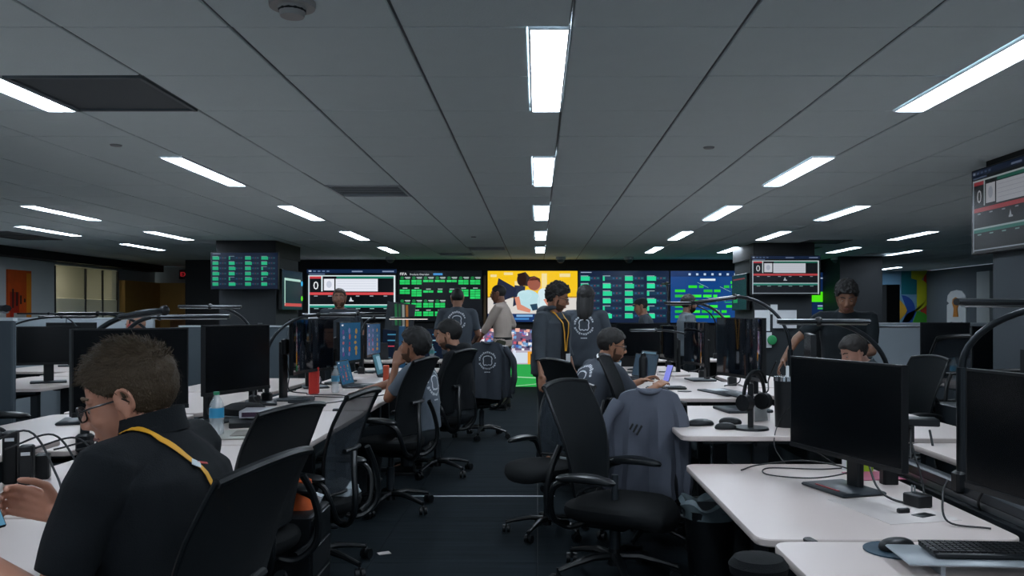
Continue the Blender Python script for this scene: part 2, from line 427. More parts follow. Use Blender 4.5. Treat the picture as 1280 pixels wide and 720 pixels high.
# mural on the far wall: interlocking coloured shapes
mu = thing('mural', 'bright mural of interlocking green, yellow, blue and red shapes', 'mural', (7.55, 19.98, 1.25))
def flat(parent, pts, col, name, d=.0, th=.01):
    # polygon in the XZ plane facing -Y
    b = MB(); b.loft([[(x, -d, z) for x, z in pts], [(x, -d-th, z) for x, z in pts]]); return b.build(name, mat('paint_'+col, col, .6), parent, False)
def arc(cx, cz, rx, rz, a0, a1, n=14): return [(cx+rx*math.cos(math.radians(a0+(a1-a0)*k/n)), cz+rz*math.sin(math.radians(a0+(a1-a0)*k/n))) for k in range(n+1)]
K = .0182*20/19.2
def mp(px, py): return ((px-672)*19.95/FPX-7.55, H-(py-392)*19.95/FPX-1.25)
def mpl(l): return [mp(*p) for p in l]
flat(mu, mpl([(1100, 338), (1164, 338), (1164, 470), (1100, 470)]), '6f9bb8', 'ground')
flat(mu, mpl([(1100, 371), (1122, 371), (1136, 388), (1122, 404), (1100, 470)]), 'c99a2c', 'ochre_field', .011)
flat(mu, mpl([(1127, 338), (1146, 338), (1146, 368), (1127, 368)]), '0f6d78', 'teal_block', .011)
flat(mu, mpl([(1156, 338), (1164, 338), (1164, 470), (1150, 470), (1150, 400)]), 'c9402c', 'red_field', .011)
flat(mu, [mp(1127, 369)]+[mp(1127+17*math.sin(a), 387-18*math.cos(a)) for a in np.linspace(0, PI, 12)]+[mp(1127, 405), mp(1134, 388)], '1f4b9a', 'blue_crescent', .022)
flat(mu, [mp(1146-18*math.sin(a), 405-17*math.cos(a)) for a in np.linspace(0, PI/2, 8)]+[mp(1128, 470), mp(1146, 470)], '2b57a6', 'blue_arch', .022)
flat(mu, [mp(1139, 338), mp(1160, 338)]+[mp(1142+21*math.sin(a), 368-21*math.cos(a)) for a in np.linspace(.5, PI, 12)]+[mp(1146, 389), mp(1146, 350), mp(1139, 348)], 'b9bf1e', 'yellow_curve', .033)
flat(mu, [mp(1146+17*math.sin(a), 405-16*math.cos(a)) for a in np.linspace(0, PI/2, 8)]+[mp(1163, 470), mp(1140, 470), mp(1140, 405)], '3f9a2a', 'green_arch', .033)
# white event emblem with a golden trophy on the right wall
em = thing('wall_emblem', 'white event emblem with a golden trophy on the charcoal right wall', 'sign', (XR, 18.5, 1.4))
def right_flat(parent, pts, col, name, d, th=.02):
    b = MB(); b.loft([[(-d, -y, z) for y, z in pts][::-1], [(-d-th, -y, z) for y, z in pts][::-1]]); return b.build(name, mat('paint_'+col, col, .5), parent, False)
kz = 18.5/FPX; 
def ep(px, py):   # emblem outline, y to the right on the wall
    u = (px-1194)/12.0; return (u*.42, -(py-392)*kz-.02)
right_flat(em, [ep(1182, 376), ep(1183, 369), ep(1187, 364), ep(1194, 362.5), ep(1201, 364), ep(1205, 369), ep(1206, 378), ep(1203, 381), ep(1206, 384), ep(1206, 404), ep(1200, 402), ep(1194, 407), ep(1188, 402), ep(1182, 404), ep(1182, 381), ep(1185, 379)], 'cdd2d4', 'plate', 0)
right_flat(em, [ep(1190.5, 374), ep(1194, 371.5), ep(1197.5, 374), ep(1198, 379), ep(1196, 386), ep(1197, 396), ep(1191, 396), ep(1192, 386), ep(1190, 379)], 'b9762a', 'trophy', .021)
# pale window jamb on the right wall
struct(MB().box((XR-.06, 17.2, 1.15), (.12, .5, 2.2)).build('trim_jamb', M_GREYW))
# left wall: artwork, glazed office front, wood panel, exit sign
aw = thing('wall_art', 'orange and red canvas hanging on the left wall beside the glass office', 'picture', (XL, 13.25, 1.37))
def left_flat(parent, y0, y1, z0, z1, col, name, d, th=.01, m=None):
    return MB().box((d+th/2, (y0+y1)/2, (z0+z1)/2), (th, y1-y0, z1-z0)).build(name, m or mat('paint_'+col, col, .6), parent, False)
left_flat(aw, -.3, .3, -.74, .70, 'c8480f', 'canvas', 0, .03, mat('canvas_orange', 'cf5212', .6, var=.35, vscale=5))
left_flat(aw, .17, .29, -.7, .66, 'e08a1c', 'amber_band', .03, .002)
left_flat(aw, -.25, -.02, -.35, .35, 'a8240e', 'red_patch', .03, .002)
left_flat(aw, -.16, .16, -.28, .02, 'b4b4ac', 'grey_patch', .032, .002)
for q in range(4): left_flat(aw, -.2+q*.1, -.16+q*.1, .1+.03*q, .4-.05*q, '2b2220', 'brush_mark', .032, .002)
# glazed front: frosted and clear panes stand 6 cm proud of the wall, lit room behind seen as a lit recess
wn = struct(MB().box((XL-.02, 15.31, .03), (.1, 2.1, .06)).build('window_1', M_STEEL))
M_FROST = mat('frosted_glass', 'dfeae6', .5, alpha=.6)
M_CLEAR = mat('clear_glass', '7f9296', .06, alpha=.28, spec=.8)
for q, (a, b) in enumerate(((14.27, 15.22), (15.22, 15.82), (15.82, 16.36))):
    MB().box((XL+.0, (a+b)/2, .82), (.012, b-a-.02, 1.64)).build('frosted_pane', M_FROST, wn, False)
    MB().box((XL+.0, (a+b)/2, 1.93), (.012, b-a-.02, .56)).build('clear_pane', M_CLEAR, wn, False)
for y in (14.26, 15.22, 15.82, 16.37): MB().box((XL+.0, y, 1.1), (.03, .025, 2.2)).build('mullion', M_STEEL, wn, False)
hd = MB(); hd.box((XL+.03, 15.26, 1.27), (.05, .09, .2)); hd.tube([(XL+.05, 15.1, 1.26), (XL+.05, 15.2, 1.26)], .012); hd.build('door_handle', M_BLK, wn)
dr = struct(MB().box((XL+.06, 17.25, 1.02), (.12, 1.6, 2.04), bev=.005).build('door_1', M_WOOD))
MB().box((XL+.13, 16.65, 1.0), (.03, .04, .3)).build('door_handle', M_STEEL, dr)
MB().box((XL+.35, 18.0, 1.02), (.6, .06, 2.04)).build('side_panel', M_WOOD, dr, False)
low = tag(MB().box((-7.35, 17.9, .62), (.9, .4, 1.24), bev=.01).build('wooden_sideboard', mat('walnut_board', '70471f', .5, var=.2)), 'low brown wooden sideboard against the far left end wall', 'cabinet')
ex = thing('exit_sign', 'red exit sign on the far left end wall near the ceiling', 'exit sign', (-7.65, 18.12, 2.23))
MB().box((0, 0, 0), (.26, .05, .2), bev=.005).build('housing', mat('exit_box', '3a1d20', .5), ex)
c = Canvas(.24, .14); c.text('EXIT', .08, .8, .7, 'd8303a', .5); o = c.build('lettering', ex, (0, -.028, 0)); o.rotation_euler = (0, 0, -PI/2)

# columns with screens
def column(x0, x1, y0, y1, n, lab=None, m=M_BLACKW):
    c = struct(MB().box(((x0+x1)/2, (y0+y1)/2, CEIL/2), (x1-x0, y1-y0, CEIL)).build('trim_column' if n is None else 'wall_column_%d' % n, m)); return c
column(-4.45, -3.66, 11.66, 12.75, 1, m=mat('column_charcoal', '20262a', .7))
column(3.12, 3.96, 12.05, 13.2, 2, m=mat('column_charcoal', '20262a', .7))
column(3.03, 4.0, 4.75, 5.55, 3, m=mat('column_slate', '343c42', .75, bump=.04))
for x0, x1, y0, y1 in ((-4.47, -3.64, 11.6, 12.8), (3.1, 3.98, 11.99, 13.25), (3.0, 4.03, 4.7, 5.58)):
    struct(MB().box(((x0+x1)/2, (y0+y1)/2, CEIL-.11), (x1-x0, y1-y0, .22)).build('trim_collar', M_BLACKW))

# ---------------------------------------------------------------- screens
def screen(name, label, loc, rz, wd, ht, draw, th=.05, tilt=0, cat='screen'):
    t = thing(name, label, cat, loc, rz)
    t.rotation_euler = (0, tilt, rz)
    MB().box((-th/2-.001, 0, 0), (th, wd+.02, ht+.02), bev=.004).build('casing', M_BLK, t)
    MB().box((-.0005, 0, 0), (.001, wd, ht)).build('panel', M_GLOSS, t, False)
    c = Canvas(wd, ht); draw(c)
    if c.b.f: c.build('picture', t)
    MB().box((-th-.02, 0, 0), (.05, wd*.4, ht*.4)).build('mount', M_STEEL, t)
    return t
def wallscreen(label, px0, py0, px1, py1, draw, name='video_wall_screen'):
    Y = YB-.1; a = W(px0, py0, Y); b = W(px1, py1, Y)
    return screen(name, label, ((a.x+b.x)/2, Y, (a.z+b.z)/2), -PI/2, b.x-a.x-.02, a.z-b.z-.02, draw, th=.06)
def d_zero(c, dim=1.0):
    k = dim; c.rect(0, 0, 1, 1, '06090d', k); c.up()
    c.rect(0, 0, 1, .075, '0f2342', k); c.up().rect(.02, .02, .05, .05, 'a8b6cc', k); c.rect(.5, .03, .62, .055, '7f8fae', k); c.rect(.84, .03, .97, .055, '7f8fae', k)
    for q in range(4): c.rect(.07+q*.05, .025, .1+q*.05, .05, '5f7293', k)
    c.rect(.02, .085, .2, .105, '5f7293', k)
    c.rect(.015, .12, .985, .14, 'd8e6ea', k); c.rect(.015, .14, .03, .99, 'bccbd6', k); c.rect(.967, .12, .985, .99, 'd8e6ea', k); c.rect(.015, .96, .985, .975, 'bccbd6', k)
    c.rect(.03, .14, .16, .185, 'c23a40', k); c.rect(.16, .14, .175, .44, 'd8e6ea', k); c.rect(.33, .14, .967, .18, '1f7a64', k)
    c.rect(.03, .46, .967, .51, 'd0464a', k); c.rect(.03, .70, .967, .72, 'cfe4e6', k); c.rect(.03, .72, .967, .76, '1f8f7c', k)
    c.up().rect(.19, .19, .305, .42, 'e6e9f2', k); c.rect(.32, .19, .79, .44, 'e2e6f0', k); c.text('0', .068, .40, .17, 'e4e6ea', k)
    c.up()
    for q in range(6): c.rect(.08+q*.155, .525, .12+q*.155, .54, 'a9b0b8', k); c.rect(.08+q*.155, .775, .13+q*.155, .79, '8fb9b2', k)
    for q in range(4): c.rect(.34, .23+q*.05, .77, .235+q*.05, 'b9c0d0', k)
    c.poly([(.475, .62), (.49, .55), (.505, .62)], 'cfd6de', k); c.rect(.47, .62, .52, .64, 'cfd6de', k)
    c.ell(.2475, .30, .03, .07, 'c3c9d8', k)
def d_fifa(c):
    c.rect(0, 0, 1, 1, '03060a'); c.up()
    c.text('FIFA', .02, .085, .055, 'f2f4f6'); c.text('Products Overview', .14, .085, .036, 'd8dee2'); c.rect(.42, .045, .53, .085, '3f8fd0')
    G = '1fc45c'; D = '0f7a3a'
    def blk(u, v, rows, cols=2, hd=True):
        if hd:
            c.ell(u+.028, v+.03, .022, .03, '14753a'); c.rect(u+.06, v+.012, u+.125, v+.028, 'b9c6c4'); c.rect(u+.07, v+.034, u+.12, v+.048, '8fa09e')
        else: c.rect(u+.035, v+.035, u+.09, v+.05, 'b9c6c4')
        for r in range(rows):
            for k in range(cols):
                off = 0 if cols == 2 else .03
                c.rect(u+off+k*.062, v+.07+r*.048, u+off+.058+k*.062, v+.112+r*.048, G if (r+k) % 3 else '25d46a')
    for q in range(7):
        u = .02+q*.14
        blk(u, .11, 2 if q in (0, 1, 5, 6) else 1, 2)
        blk(u, .30 if q in (0, 1, 5, 6) else .32, (2, 3, 1, 1, 1, 3, 4)[q], 2 if q not in (3, 4) else 1, hd=False)
    for q in range(4):
        u = .02+q*.14; blk(u, .57, 2, 2); blk(u, .74, 2, 2 if q else 1, hd=False)
def d_hug(c):
    c.rect(0, 0, 1, 1, 'f2c312'); c.up()
    c.rect(0, .52, 1, .84, 'd7d2cc'); c.rect(0, .50, 1, .53, 'b88a2a')
    for (a, b, cc, d) in ((.03, .07, .1, .05), (.18, .03, .28, .02), (.6, .05, .66, .35), (.8, .05, .92, .12), (.3, .2, .36, .3)):
        c.rect(a, b, max(cc, a+.06), max(d, b+.05), 'f0dc9a')
    c.rect(0, .84, 1, 1, '0f2f63'); c.up()
    c.poly([(.12, .14), (.32, .34), (.30, .50), (.06, .66)][::-1], '1c2238')          # folded flag
    c.poly([(.30, .28), (.42, .3), (.40, .60), (.28, .70)][::-1], '20283f')
    c.ell(.53, .27, .06, .12, 'c98a6c'); c.up().ell(.38, .17, .055, .13, '2a1c1a'); c.poly([(.33, .06), (.42, .02), (.47, .12), (.45, .3), (.35, .28)][::-1], '2a1c1a')
    c.ell(.45, .58, .135, .21, 'b6dbe2'); c.ell(.41, .48, .08, .10, 'c4e3ea')  # nearer player in pale shirt
    c.ell(.68, .62, .13, .24, 'd3e6ec'); c.ell(.62, .44, .06, .10, 'd3e6ec')
    c.up().ell(.515, .25, .072, .13, '96513c'); c.poly([(.44, .20), (.46, .12), (.52, .10), (.58, .15), (.59, .24), (.55, .18), (.47, .19)][::-1], '1c1416')
    c.poly([(.30, .52), (.35, .50), (.37, .66), (.48, .76), (.47, .82), (.33, .76)][::-1], 'd48a70')
    c.poly([(.62, .56), (.68, .52), (.74, .60), (.66, .68)][::-1], 'd48a70'); c.poly([(.47, .66), (.55, .64), (.56, .76), (.50, .78)][::-1], '1f3f55')
    c.up().poly([(.03, .84), (.06, .84), (.045, .98), (.015, .98)][::-1], 'd8e4f0'); c.rect(.32, .86, .5, .90, '7fb0dc'); c.rect(.30, .92, .46, .96, '3f7fc0')
    c.poly([(.50, .98), (.58, .84), (.62, .84), (.56, .98)][::-1], 'd8e4f0')
def d_pitch(c):
    c.rect(0, 0, 1, 1, '2ba24a'); c.up(); c.rect(0, 0, 1, .36, '6a5a78'); c.rect(0, .36, 1, .60, 'b8b0c0')
    rnd = random.Random(3); cols = ['d8d2dc', 'c85a6a', '3f66b8', 'e8b0a0', '2a2a48', 'f0f0f4', '70a0d0', 'a03a50']
    c.up()
    for q in range(230):
        u = rnd.random(); v = rnd.random()*.36; r = .012+rnd.random()*.012
        c.poly([(u-r, v-r*1.3), (u+r, v-r*1.2), (u+r*.9, v+r*1.5), (u-r, v+r*1.3)][::-1], rnd.choice(cols))
    c.up().rect(0, .40, .18, .66, 'e8a030'); c.rect(.50, .38, .64, .60, 'e8a030'); c.rect(.2, .40, .5, .58, 'd0dce8'); c.rect(.64, .38, 1, .6, 'e09a34')
    c.up().rect(.53, .42, .56, .56, '2a2014'); c.rect(.56, .42, .61, .45, '2a2014'); c.rect(.56, .48, .60, .51, '2a2014')
    for u in (.28, .35): c.rect(u, .36, u+.03, .66, 'd8e0f0'); c.rect(u+.005, .5, u+.025, .66, '4a6ab0')
    c.poly([(0, .78), (1, .86), (1, .875), (0, .795)][::-1], 'a8dcb0'); c.poly([(.2, 1), (.8, .9), (.82, .905), (.25, 1)][::-1], 'a8dcb0')
def d_bars(c, k=1.0, rows=6, cols=4):
    c.rect(0, 0, 1, 1, '0b1c38', k); c.up(); c.rect(.02, .02, .14, .035, '9fb0cc', k)
    for r in range(rows):
        v = .09+r*.145*(6/rows)
        for q in range(cols):
            u = .02+q*(.98/cols); wd = .21*4/cols
            c.rect(u, v+.02, u+wd, v+.085*6/rows, '10334a', k); c.rect(u, v, u+wd*.4, v+.012, '9fb4c0', k)
            L = (.38, .10, .42, .12)[q % 4] if (r+q) % 3 else .48
            if q in (0, 2) or r % 2: L = max(L, .42)
            c.up().rect(u, v+.016, u+wd*L, v+.10*6/rows, '1fcf93' if (r*q) % 2 == 0 else '27e0a0', k)
            c.rect(u+wd*.52, v+.035, u+wd*.62, v+.065*6/rows, '24507a', k); c.rect(u+wd*.7, v+.035, u+wd*.78, v+.065*6/rows, '6a3a4a', k); c.rect(u+wd*.85, v+.04, u+wd*.97, v+.06*6/rows, '2a6a70', k); c.L -= 1
def d_blue(c):
    c.rect(0, 0, 1, 1, '0c3f80'); c.up(); c.rect(0, 0, 1, .11, '0a2c5e'); c.up()
    for q in range(9): c.rect(.2+q*.085, .045, .225+q*.085, .085, 'b9d0e8')
    c.rect(.33, .15, .5, .19, 'd8e8f4')
    rnd = random.Random(5)
    for v, row in enumerate((.2, .28, .36, .46, .56, .66, .76, .86)):
        u = .05 if v > 1 else .2
        while u < .95:
            wd = .05+rnd.random()*.12
            if rnd.random() < .68: c.rect(u, row, min(u+wd, .98), row+.05, rnd.choice(('27d427', '1fb83a', '35e83a')))
            u += wd+.02
    for a, b in ((.3, .22), (.55, .3), (.7, .42), (.4, .5)): c.poly([(a, b), (a+.12, b+.10), (a+.12, b+.106), (a, b+.006)][::-1], '9fd0c0')
    c.up().rect(.52, .44, .80, .60, '0c3f80'); c.up().text('or', .54, .58, .13, 'e8f2fa')
def d_green(c):
    c.rect(0, 0, 1, 1, '0c2348'); c.up(); c.rect(.0, .34, .95, .52, '4fe012'); c.rect(.95, .0, .975, 1, 'a9c4d0'); c.rect(.6, .09, .9, .11, '9fb0cc'); c.rect(.84, .02, .92, .08, '2a90d0')
    for q in range(3): c.rect(.05+q*.28, .58, .2+q*.28, .60, '9fb0cc'); c.rect(.05+q*.28, .62, .18+q*.28, .65, '2fb050')
    c.rect(.05, .70, .28, .92, '2a5a98'); c.rect(.36, .70, .42, .92, '2a5a98'); c.rect(.46, .70, .52, .92, '2a5a98')
def d_list(c):
    c.rect(0, 0, 1, 1, '081222'); c.up(); rnd = random.Random(8)
    for v in range(9):
        for q in range(4):
            if rnd.random() < .6: c.rect(.05+q*.24, .08+v*.1, .05+q*.24+rnd.random()*.13+.03, .1+v*.1, rnd.choice(('8fb4c4', '3f7fa0', '24507a', 'a83a48')))
wallscreen('big wall screen with a white zero counter, red and green bars, at the left', 383, 336, 496.5, 400, d_zero)
wallscreen('big wall screen of green product tiles headed in white lettering', 497, 338, 603, 402, d_fifa)
wallscreen('brightest wall screen, two football players hugging on yellow', 609, 338, 722.5, 403, d_hug)
wallscreen('navy wall screen with rows of mint green bars right of the celebration screen', 723, 338, 837, 404, d_bars)
wallscreen('blue wall screen with bright green blocks and white letters', 837.5, 338, 951, 404, d_blue)
wallscreen('rightmost wall screen, navy with a lime green band', 952, 340, 1067, 412, d_green)
wallscreen('lower wall screen showing crowd and green football pitch', 598, 411, 721, 485, d_pitch)
wallscreen('lower dark wall screen with small blue text lines left of the pitch screen', 478, 411, 596, 485, d_list)
wallscreen('lower dark wall screen right of the pitch screen', 723, 411, 838, 485, d_list)
# strip of wall between screens, amber light put into its colour
tag(MB().box(((606-672)*15.7/FPX, YB-.05, 1.6), (.05, .04, 1.0)).build('wall_strip', mat('amber_lit_strip', '5b4520', .5)), 'narrow wall strip painted amber-lit between the green tile screen and the celebration screen', 'trim')
def colscreen(label, px0, py0, px1, py1, Y, draw, rz=-PI/2):
    a = W(px0, py0, Y); b = W(px1, py1, Y)
    return screen('column_screen', label, ((a.x+b.x)/2, Y, (a.z+b.z)/2), rz, b.x-a.x, a.z-b.z, draw)
colscreen('column screen with six rows of mint bars on the front of the left column', 264, 316, 347, 361, 11.5, lambda c: d_bars(c, .55))
screen('column_screen', 'column screen on the right-hand side of the left column, white framed picture', (-3.58, 12.2, 1.72), 0, 1.0, .56, lambda c: (c.rect(0, 0, 1, 1, '0b2038', .6), c.up(), c.rect(.1, .2, .9, .26, 'bfe6dc', .8), c.rect(.1, .2, .14, .9, 'bfe6dc', .8), c.rect(.1, .84, .95, .92, 'd0464a', .8), c.ell(.97, .3, .05, .07, '2ab0e8'), c.ell(.97, .7, .05, .07, '58d820')))
colscreen('column screen with a zero counter on the front of the right column', 939, 320, 1025, 368, 11.9, lambda c: d_zero(c, .6))
screen('column_screen', 'dim green column screen on the left-hand side of the right column', (3.04, 12.6, 1.70), PI, .9, .52, lambda c: (c.rect(0, 0, 1, 1, '1a3038', .5), c.up(), c.rect(.1, .1, .9, .14, '9a3a40', .5), c.rect(.1, .7, .4, .8, '1f9a50', .7)))
screen('column_screen', 'large nearby column screen with a dim zero counter at the right edge', (2.965, 5.22, 2.065), PI, .95, .555, lambda c: d_zero(c, .24))

# ================================================================ furniture
def make_desk():
    t = thing('desk', 'x', 'desk')
    L, D = 1.44, .92         # along Y, along X ; origin at the aisle-side near corner on the floor, worktop top at z = 0 of 'desktop'
    MB().prism(rrect(0, D, 0, L, .06), -.028, 0, bev=.004).build('desktop', M_DESK, t)
    MB().box((D/2, L/2, -.06), (.06, L-.3, .04)).build('crossbeam', M_STEEL, t)
    for y in (.22, L-.22):
        lg = MB().box((D/2, y, -.36), (.09, .06, .66), bev=.008); lg.box((D/2, y, -.055), (.62, .05, .03)); lo = lg.build('leg', M_STEEL, t)
        MB().box((0, 0, 0), (.66, .07, .03), bev=.008).build('foot', M_STEEL, lo).location = (D/2, y, -.69)
    MB().box((D-.12, L/2, -.13), (.16, L-.4, .09), bev=.01).build('cable_tray', M_STEEL, t)
    return t
desk0 = make_desk(); used = False
def desk(x, y, z, label, flip=False, group='white sit-stand desks', L=1.44):
    global used
    t = copy_tree(desk0)
    t['label'] = label; t['group'] = group
    t.location = (x, y, 0)
    if flip: t.rotation_euler = (0, 0, PI); t.location = (x, y+L, 0)
    for k in KIDS(t):
        k.location.z += z
        if L != 1.44: k.scale.y = L/1.44
        if k.name.startswith('leg'):
            s = (z-.06)/.665; k.scale.z = (z-.03)/.70; k.location.z = z-.03+.03*((z-.03)/.70)-.0
            for f in KIDS(k): f.location.z = -.03+(-(z-.03)+.018)/k.scale.z
    return t
RX = .757; LX = -1.145
RD = [(1.27, .64, 'white desk at the bottom right corner carrying the keyboard tray'), (2.86, .605, 'white right-hand desk under the monitor with the red-striped base'),
      (4.36, .74, 'white right-hand desk with the headset and three mice'), (5.90, .78, 'white right-hand desk with keyboard and mouse beyond the headset desk'),
      (7.40, .76, 'white right-hand desk with the blue-lit phone, behind the black flask'), (8.90, .73, 'white right-hand desk farthest from the camera in its row')]
for y, z, l in RD: desk(RX, y, z, l)
LD = [(1.20, .73, 'white left-hand desk nearest the camera in front of the man with the lanyard'), (2.67, .73, 'white left-hand desk behind the foreground man'), (4.14, .73, 'white left-hand desk with the large dark monitor and flat box'),
      (5.61, .73, 'white left-hand desk with the red can and clear bottle'), (7.08, .73, 'white left-hand desk of the man resting his chin on his hand'), (8.55, .73, 'white left-hand desk farthest from the camera in its row')]
for y, z, l in LD: desk(LX, y, z, l, flip=True)
OR_ = [(2.75, .73, 'white desk behind the right spine, partly under the near right monitor'), (4.35, .73, 'white desk behind the right spine in front of the bowed man'), (5.85, .73, 'white desk behind the right spine beside the standing man in black'), (7.35, .73, 'white desk behind the right spine, farthest')]
for q, (y, z, l) in enumerate(OR_):
    t = desk(1.86, y, z, l)
    if q: t.scale.x = .6
OL = [(2.45, .80, 'raised white desk behind the left spine at the left edge'), (3.95, .73, 'white desk behind the left spine beyond the raised one'), (5.45, .73, 'white desk behind the left spine, third'), (6.95, .73, 'white desk behind the left spine, farthest')]
for y, z, l in OL: desk(-2.2, y, z, l, flip=True)
FL = [(9.35, 'low desk in front of the glass office'), (7.2, 'far left desk under the small monitor by the partition'), (8.7, 'far left desk nearest the glass office')]
for y, l in FL: desk(-4.3 if y != 9.35 else -5.3, y, .73, 'white '+l, flip=True)
for y, l in ((7.9, 'far right desk with a water bottle beside the grey partition'), (6.4, 'far right desk nearer the column')): desk(3.75, y, .73, 'white '+l)
for k in KIDS(desk0):
    for q in KIDS(k): bpy.data.objects.remove(q)
    bpy.data.objects.remove(k)
bpy.data.objects.remove(desk0)
# spines between the desk rows
def spine(x, y0, y1, label):
    t = thing('desk_spine', label, 'desk divider', (x, 0, 0))
    b = MB().box((0, (y0+y1)/2, .30), (.05, y1-y0, .50)); b.build('panel', M_PARTD, t, False)
    for dz, dx in ((.58, 0), (.66, 0)): MB().box((dx, (y0+y1)/2, dz), (.06, y1-y0, .045), bev=.006).build('rail', M_STEEL, t)
    MB().box((.0, (y0+y1)/2, .62), (.02, y1-y0, .03)).build('channel', M_ALU, t, False)
    y = y0+.1
    pm_ = MB().box((0, 0, .34), (.045, .05, .68)).mesh('post', M_STEEL, False)
    while y < y1:
        o = bpy.data.objects.new('post', pm_); COL.objects.link(o); o.parent = t; o.location = (0, y, 0); y += 1.47
    return t
spine(1.765, 1.3, 10.2, 'dark cable rail dividing the right-hand pair of desk rows')
spine(-2.13, 1.3, 10.0, 'dark cable rail dividing the left-hand pair of desk rows')
# partitions
def partition(x0, y0, x1, y1, h, label, m=M_PART, seg=1.1):
    a = Vector((x0, y0, 0)); b = Vector((x1, y1, 0)); d = b-a; L = d.length
    t = thing('partition', label, 'partition', a, math.atan2(d.y, d.x)); n = max(1, round(L/seg)); s = L/n
    me = MB().box((s/2, 0, h/2+.02), (s-.012, .05, h-.04), bev=.008).mesh('panel', m)
    for k in range(n):
        o = bpy.data.objects.new('panel', me); COL.objects.link(o); o.parent = t; o.location = (k*s, 0, 0)
    MB().box((L/2, 0, h+.01), (L, .055, .02)).build('cap_rail', M_VENTL, t, False)
    return t
partition(-7.3, 10.9, -5.0, 10.9, 1.31, 'pale grey cubicle partition in front of the glass office')
partition(-4.1, 5.75, -3.6, 5.75, 1.33, 'dark grey partition at the left edge behind the near lamp post', M_PARTD, .5)
partition(5.2, 13, 9.0, 13.0, 1.22, 'pale grey cubicle partition below the mural and emblem', seg=1.35)
partition(-4.25, 9.9, -2.95, 9.9, 1.22, 'slate grey partition with cable grommets behind the dark monitors', mat('slate_partition', '4c575e', .8), .85)
gp = thing('grommet_panel', 'row of dark outlets on the slate partition', 'outlet', (-3.7, 9.86, 1.1))
for q, (x, z) in enumerate(((-.55, .03), (-.2, -.0), (.15, .07), (.35, -.02), (.0, -.3))): MB().box((x, 0, z), (.12, .02, .05), bev=.005).build('outlet', M_BLK, gp)
# notice board on the right column front
nb = thing('notice_board', 'white board with printed sheets hanging below the right column screen', 'notice board', (3.42, 12.04, 1.28))
for q, (x, z, a, b) in enumerate(((-.18, .0, .22, .30), (.14, .02, .34, .26), (-.25, -.28, .40, .22), (-.02, .16, .1, .14))): MB().box((x, -.01*q-.01, z), (a, .008, b)).build('sheet', M_WHITE, nb, False)
MB().ell((-.05, -.05, -.28), (.07, .012, .07)).build('green_mark', mat('paint_green', '2a8a52', .5), nb)

